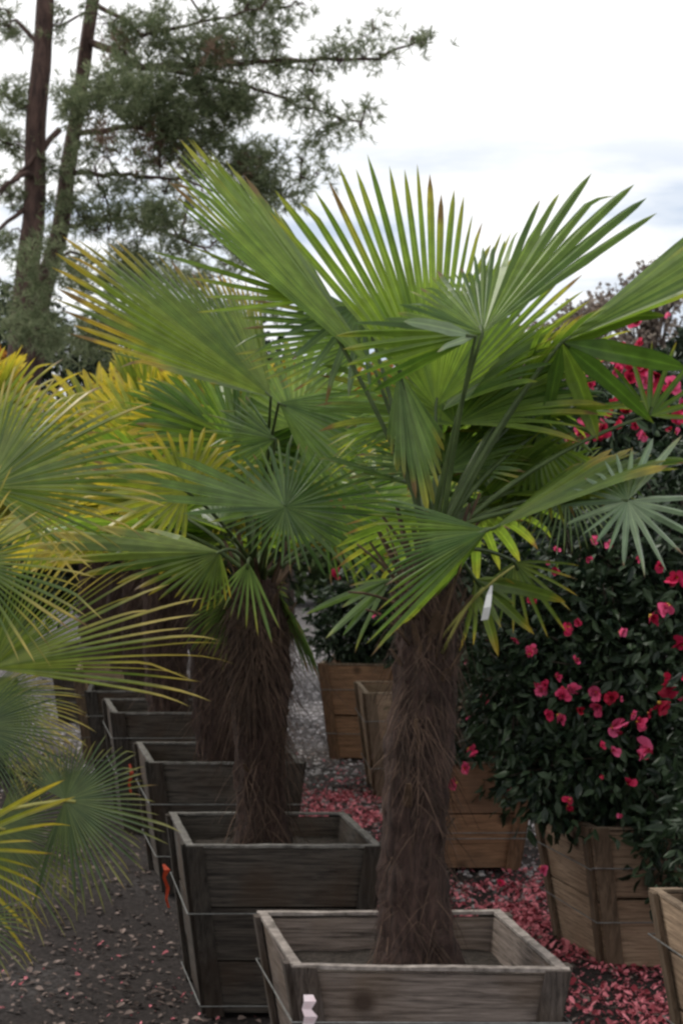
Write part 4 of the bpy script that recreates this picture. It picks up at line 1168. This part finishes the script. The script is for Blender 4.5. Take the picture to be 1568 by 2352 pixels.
# ------------------------------------------------------------------ litter on the ground
def scatter(n, area, size, rnd, flat=.25, petal=False, clump=None):
    V, F = [], []
    k = 0
    while k < n:
        x, y = area(rnd)
        if clump and noise.noise(Vector((x * 2.2, y * 2.2, 3))) + rnd.uniform(-.35, .45) < clump: continue
        k += 1
        s = size * (.35 + 1.3 * rnd.random() ** 2)
        z = ground_z(x, y) + rnd.uniform(.003, .012)
        a = rnd.uniform(0, 2 * PI)
        u = Vector((math.cos(a), math.sin(a), rnd.uniform(-flat, flat))) * s
        v = Vector((-math.sin(a), math.cos(a), rnd.uniform(-flat, flat))) * s * rnd.uniform(.4, .9)
        p = Vector((x, y, z + (abs(u.z) + abs(v.z)) * .6))
        up = Vector((0, 0, s * rnd.uniform(.05, .4)))
        b = len(V)
        V += [p - u, p - v * .8 - u * .3 + up, p + u * .4 - v + up, p + u, p + v + u * .2 + up, p + v * .7 - u * .6 + up, p]
        F += [(b, b + 1, b + 6), (b + 1, b + 2, b + 6), (b + 2, b + 3, b + 6), (b + 3, b + 4, b + 6), (b + 4, b + 5, b + 6), (b + 5, b, b + 6)]
    return V, F
def pebbles(n, area, size, rnd):
    V, F = [], []
    for k in range(n):
        x, y = area(rnd)
        s = size * rnd.uniform(.4, 1.4)
        z = ground_z(x, y)
        a = rnd.uniform(0, 6)
        b = len(V)
        for q in range(5):
            an = a + q * 2 * PI / 5; r = s * rnd.uniform(.7, 1.15)
            V.append((x + math.cos(an) * r, y + math.sin(an) * r, z - .002))
        for q in range(5):
            an = a + q * 2 * PI / 5; r = s * rnd.uniform(.4, .7)
            V.append((x + math.cos(an) * r, y + math.sin(an) * r, z + s * rnd.uniform(.35, .6)))
        for q in range(5):
            F.append((b + q, b + (q + 1) % 5, b + 5 + (q + 1) % 5, b + 5 + q))
        F.append(tuple(b + 5 + q for q in range(5)))
    return V, F
rnd = random.Random(81)
def near_area(r): 
    y = 4.6 + 11 * r.random() ** 1.2
    return r.uniform(-.22 * y - .6, .22 * y + .6), y
def gravel_area(r):
    while True:
        y = 8.0 + 17 * r.random() ** .9
        x = r.uniform(-.2 * y, .2 * y)
        lim = 14.5 if x < -.25 - .05 * (y - 8) else 9.5
        if r.random() < (y - lim + 3.5) / 5: return x, y
def petal_area(r):
    c = r.random()
    if c < .34: return .02 + r.gauss(0, .26), 10.6 + r.gauss(0, .9)
    if c < .72: return .75 + r.gauss(0, .35), 8.2 + r.gauss(0, .55)
    if c < .92: return 1.1 + r.gauss(0, .35), 6.75 + r.gauss(0, .35)
    if c < .935: return -.9 + r.gauss(0, .5), 6.6 + r.gauss(0, .7)
    return r.uniform(-.6, 2), r.uniform(6, 12)
V, F = scatter(22000, near_area, .013, rnd, .35)
tag(mesh_obj('leaf_litter', V, F, M['litter']), 'brown dead leaves and chips strewn over the dark ground', 'leaf litter', kind='stuff')
V, F = pebbles(22000, gravel_area, .018, rnd)
tag(mesh_obj('gravel', V, F, M['pebble']), 'pale grey gravel lying between the crates farther off', 'gravel', kind='stuff')
V, F = scatter(17000, petal_area, .0102, rnd, .8, clump=-.05)
tag(mesh_obj('fallen_petals', V, F, M['petal_fallen']), 'pink red petals fallen in drifts round the crates', 'petals', kind='stuff')

# ------------------------------------------------------------------ tags and ribbons
def strip(name, pts, w, mat, parent=None, side=Vector((1, 0, 0)), thick=.0012):
    m = MB()
    V, F = [], []
    for i, p in enumerate(pts):
        s = side * (w[i] if hasattr(w, '__len__') else w)
        n_ = Vector((0, thick, 0))
        V += [p - s - n_, p + s - n_, p + s + n_, p - s + n_]
    for i in range(len(pts) - 1):
        for k in range(4):
            a = i * 4 + k; b = i * 4 + (k + 1) % 4
            F.append((a, b, b + 4, a + 4))
    F.append((3, 2, 1, 0)); e = (len(pts) - 1) * 4; F.append((e, e + 1, e + 2, e + 3))
    return mesh_obj(name, V, F, mat, parent)
o = strip('plant_tag', [at(1128, 1345, 4.92), at(1123, 1365, 4.92), at(1118, 1395, 4.91), at(1112, 1424, 4.92)], [.003, .008, .011, .011], M['white_tag'], side=Vector((1, .2, .15)).normalized())
tag(o, 'white plastic plant tag hanging below the right side of the palm crown', 'tag')
o = strip('ribbon', [at(708, 2285, 4.775), at(712, 2300, 4.765), at(704, 2318, 4.77), at(714, 2335, 4.765), at(708, 2352, 4.775), at(716, 2375, 4.77)], [.013, .017, .013, .018, .016, .012], M['pink_ribbon'])
tag(o, 'pale pink ribbon tied to the front of the grey foreground crate', 'ribbon')
o = strip('ribbon', [at(376, 1985, 6.80), at(384, 1998, 6.78), at(377, 2015, 6.79), at(386, 2040, 6.80), at(382, 2065, 6.80), at(388, 2085, 6.81)], [.005, .012, .006, .007, .005, .004], M['red_ribbon'])
tag(o, 'orange red ribbon at the left corner of the blackened crate', 'ribbon')
o = strip('ribbon', [at(298, 1755, 8.75), at(303, 1775, 8.73), at(297, 1800, 8.75), at(302, 1825, 8.76)], [.005, .010, .006, .005], M['red_ribbon'])
tag(o, 'dim red ribbon at the left corner of the dark grey crate with a pale rim', 'ribbon')
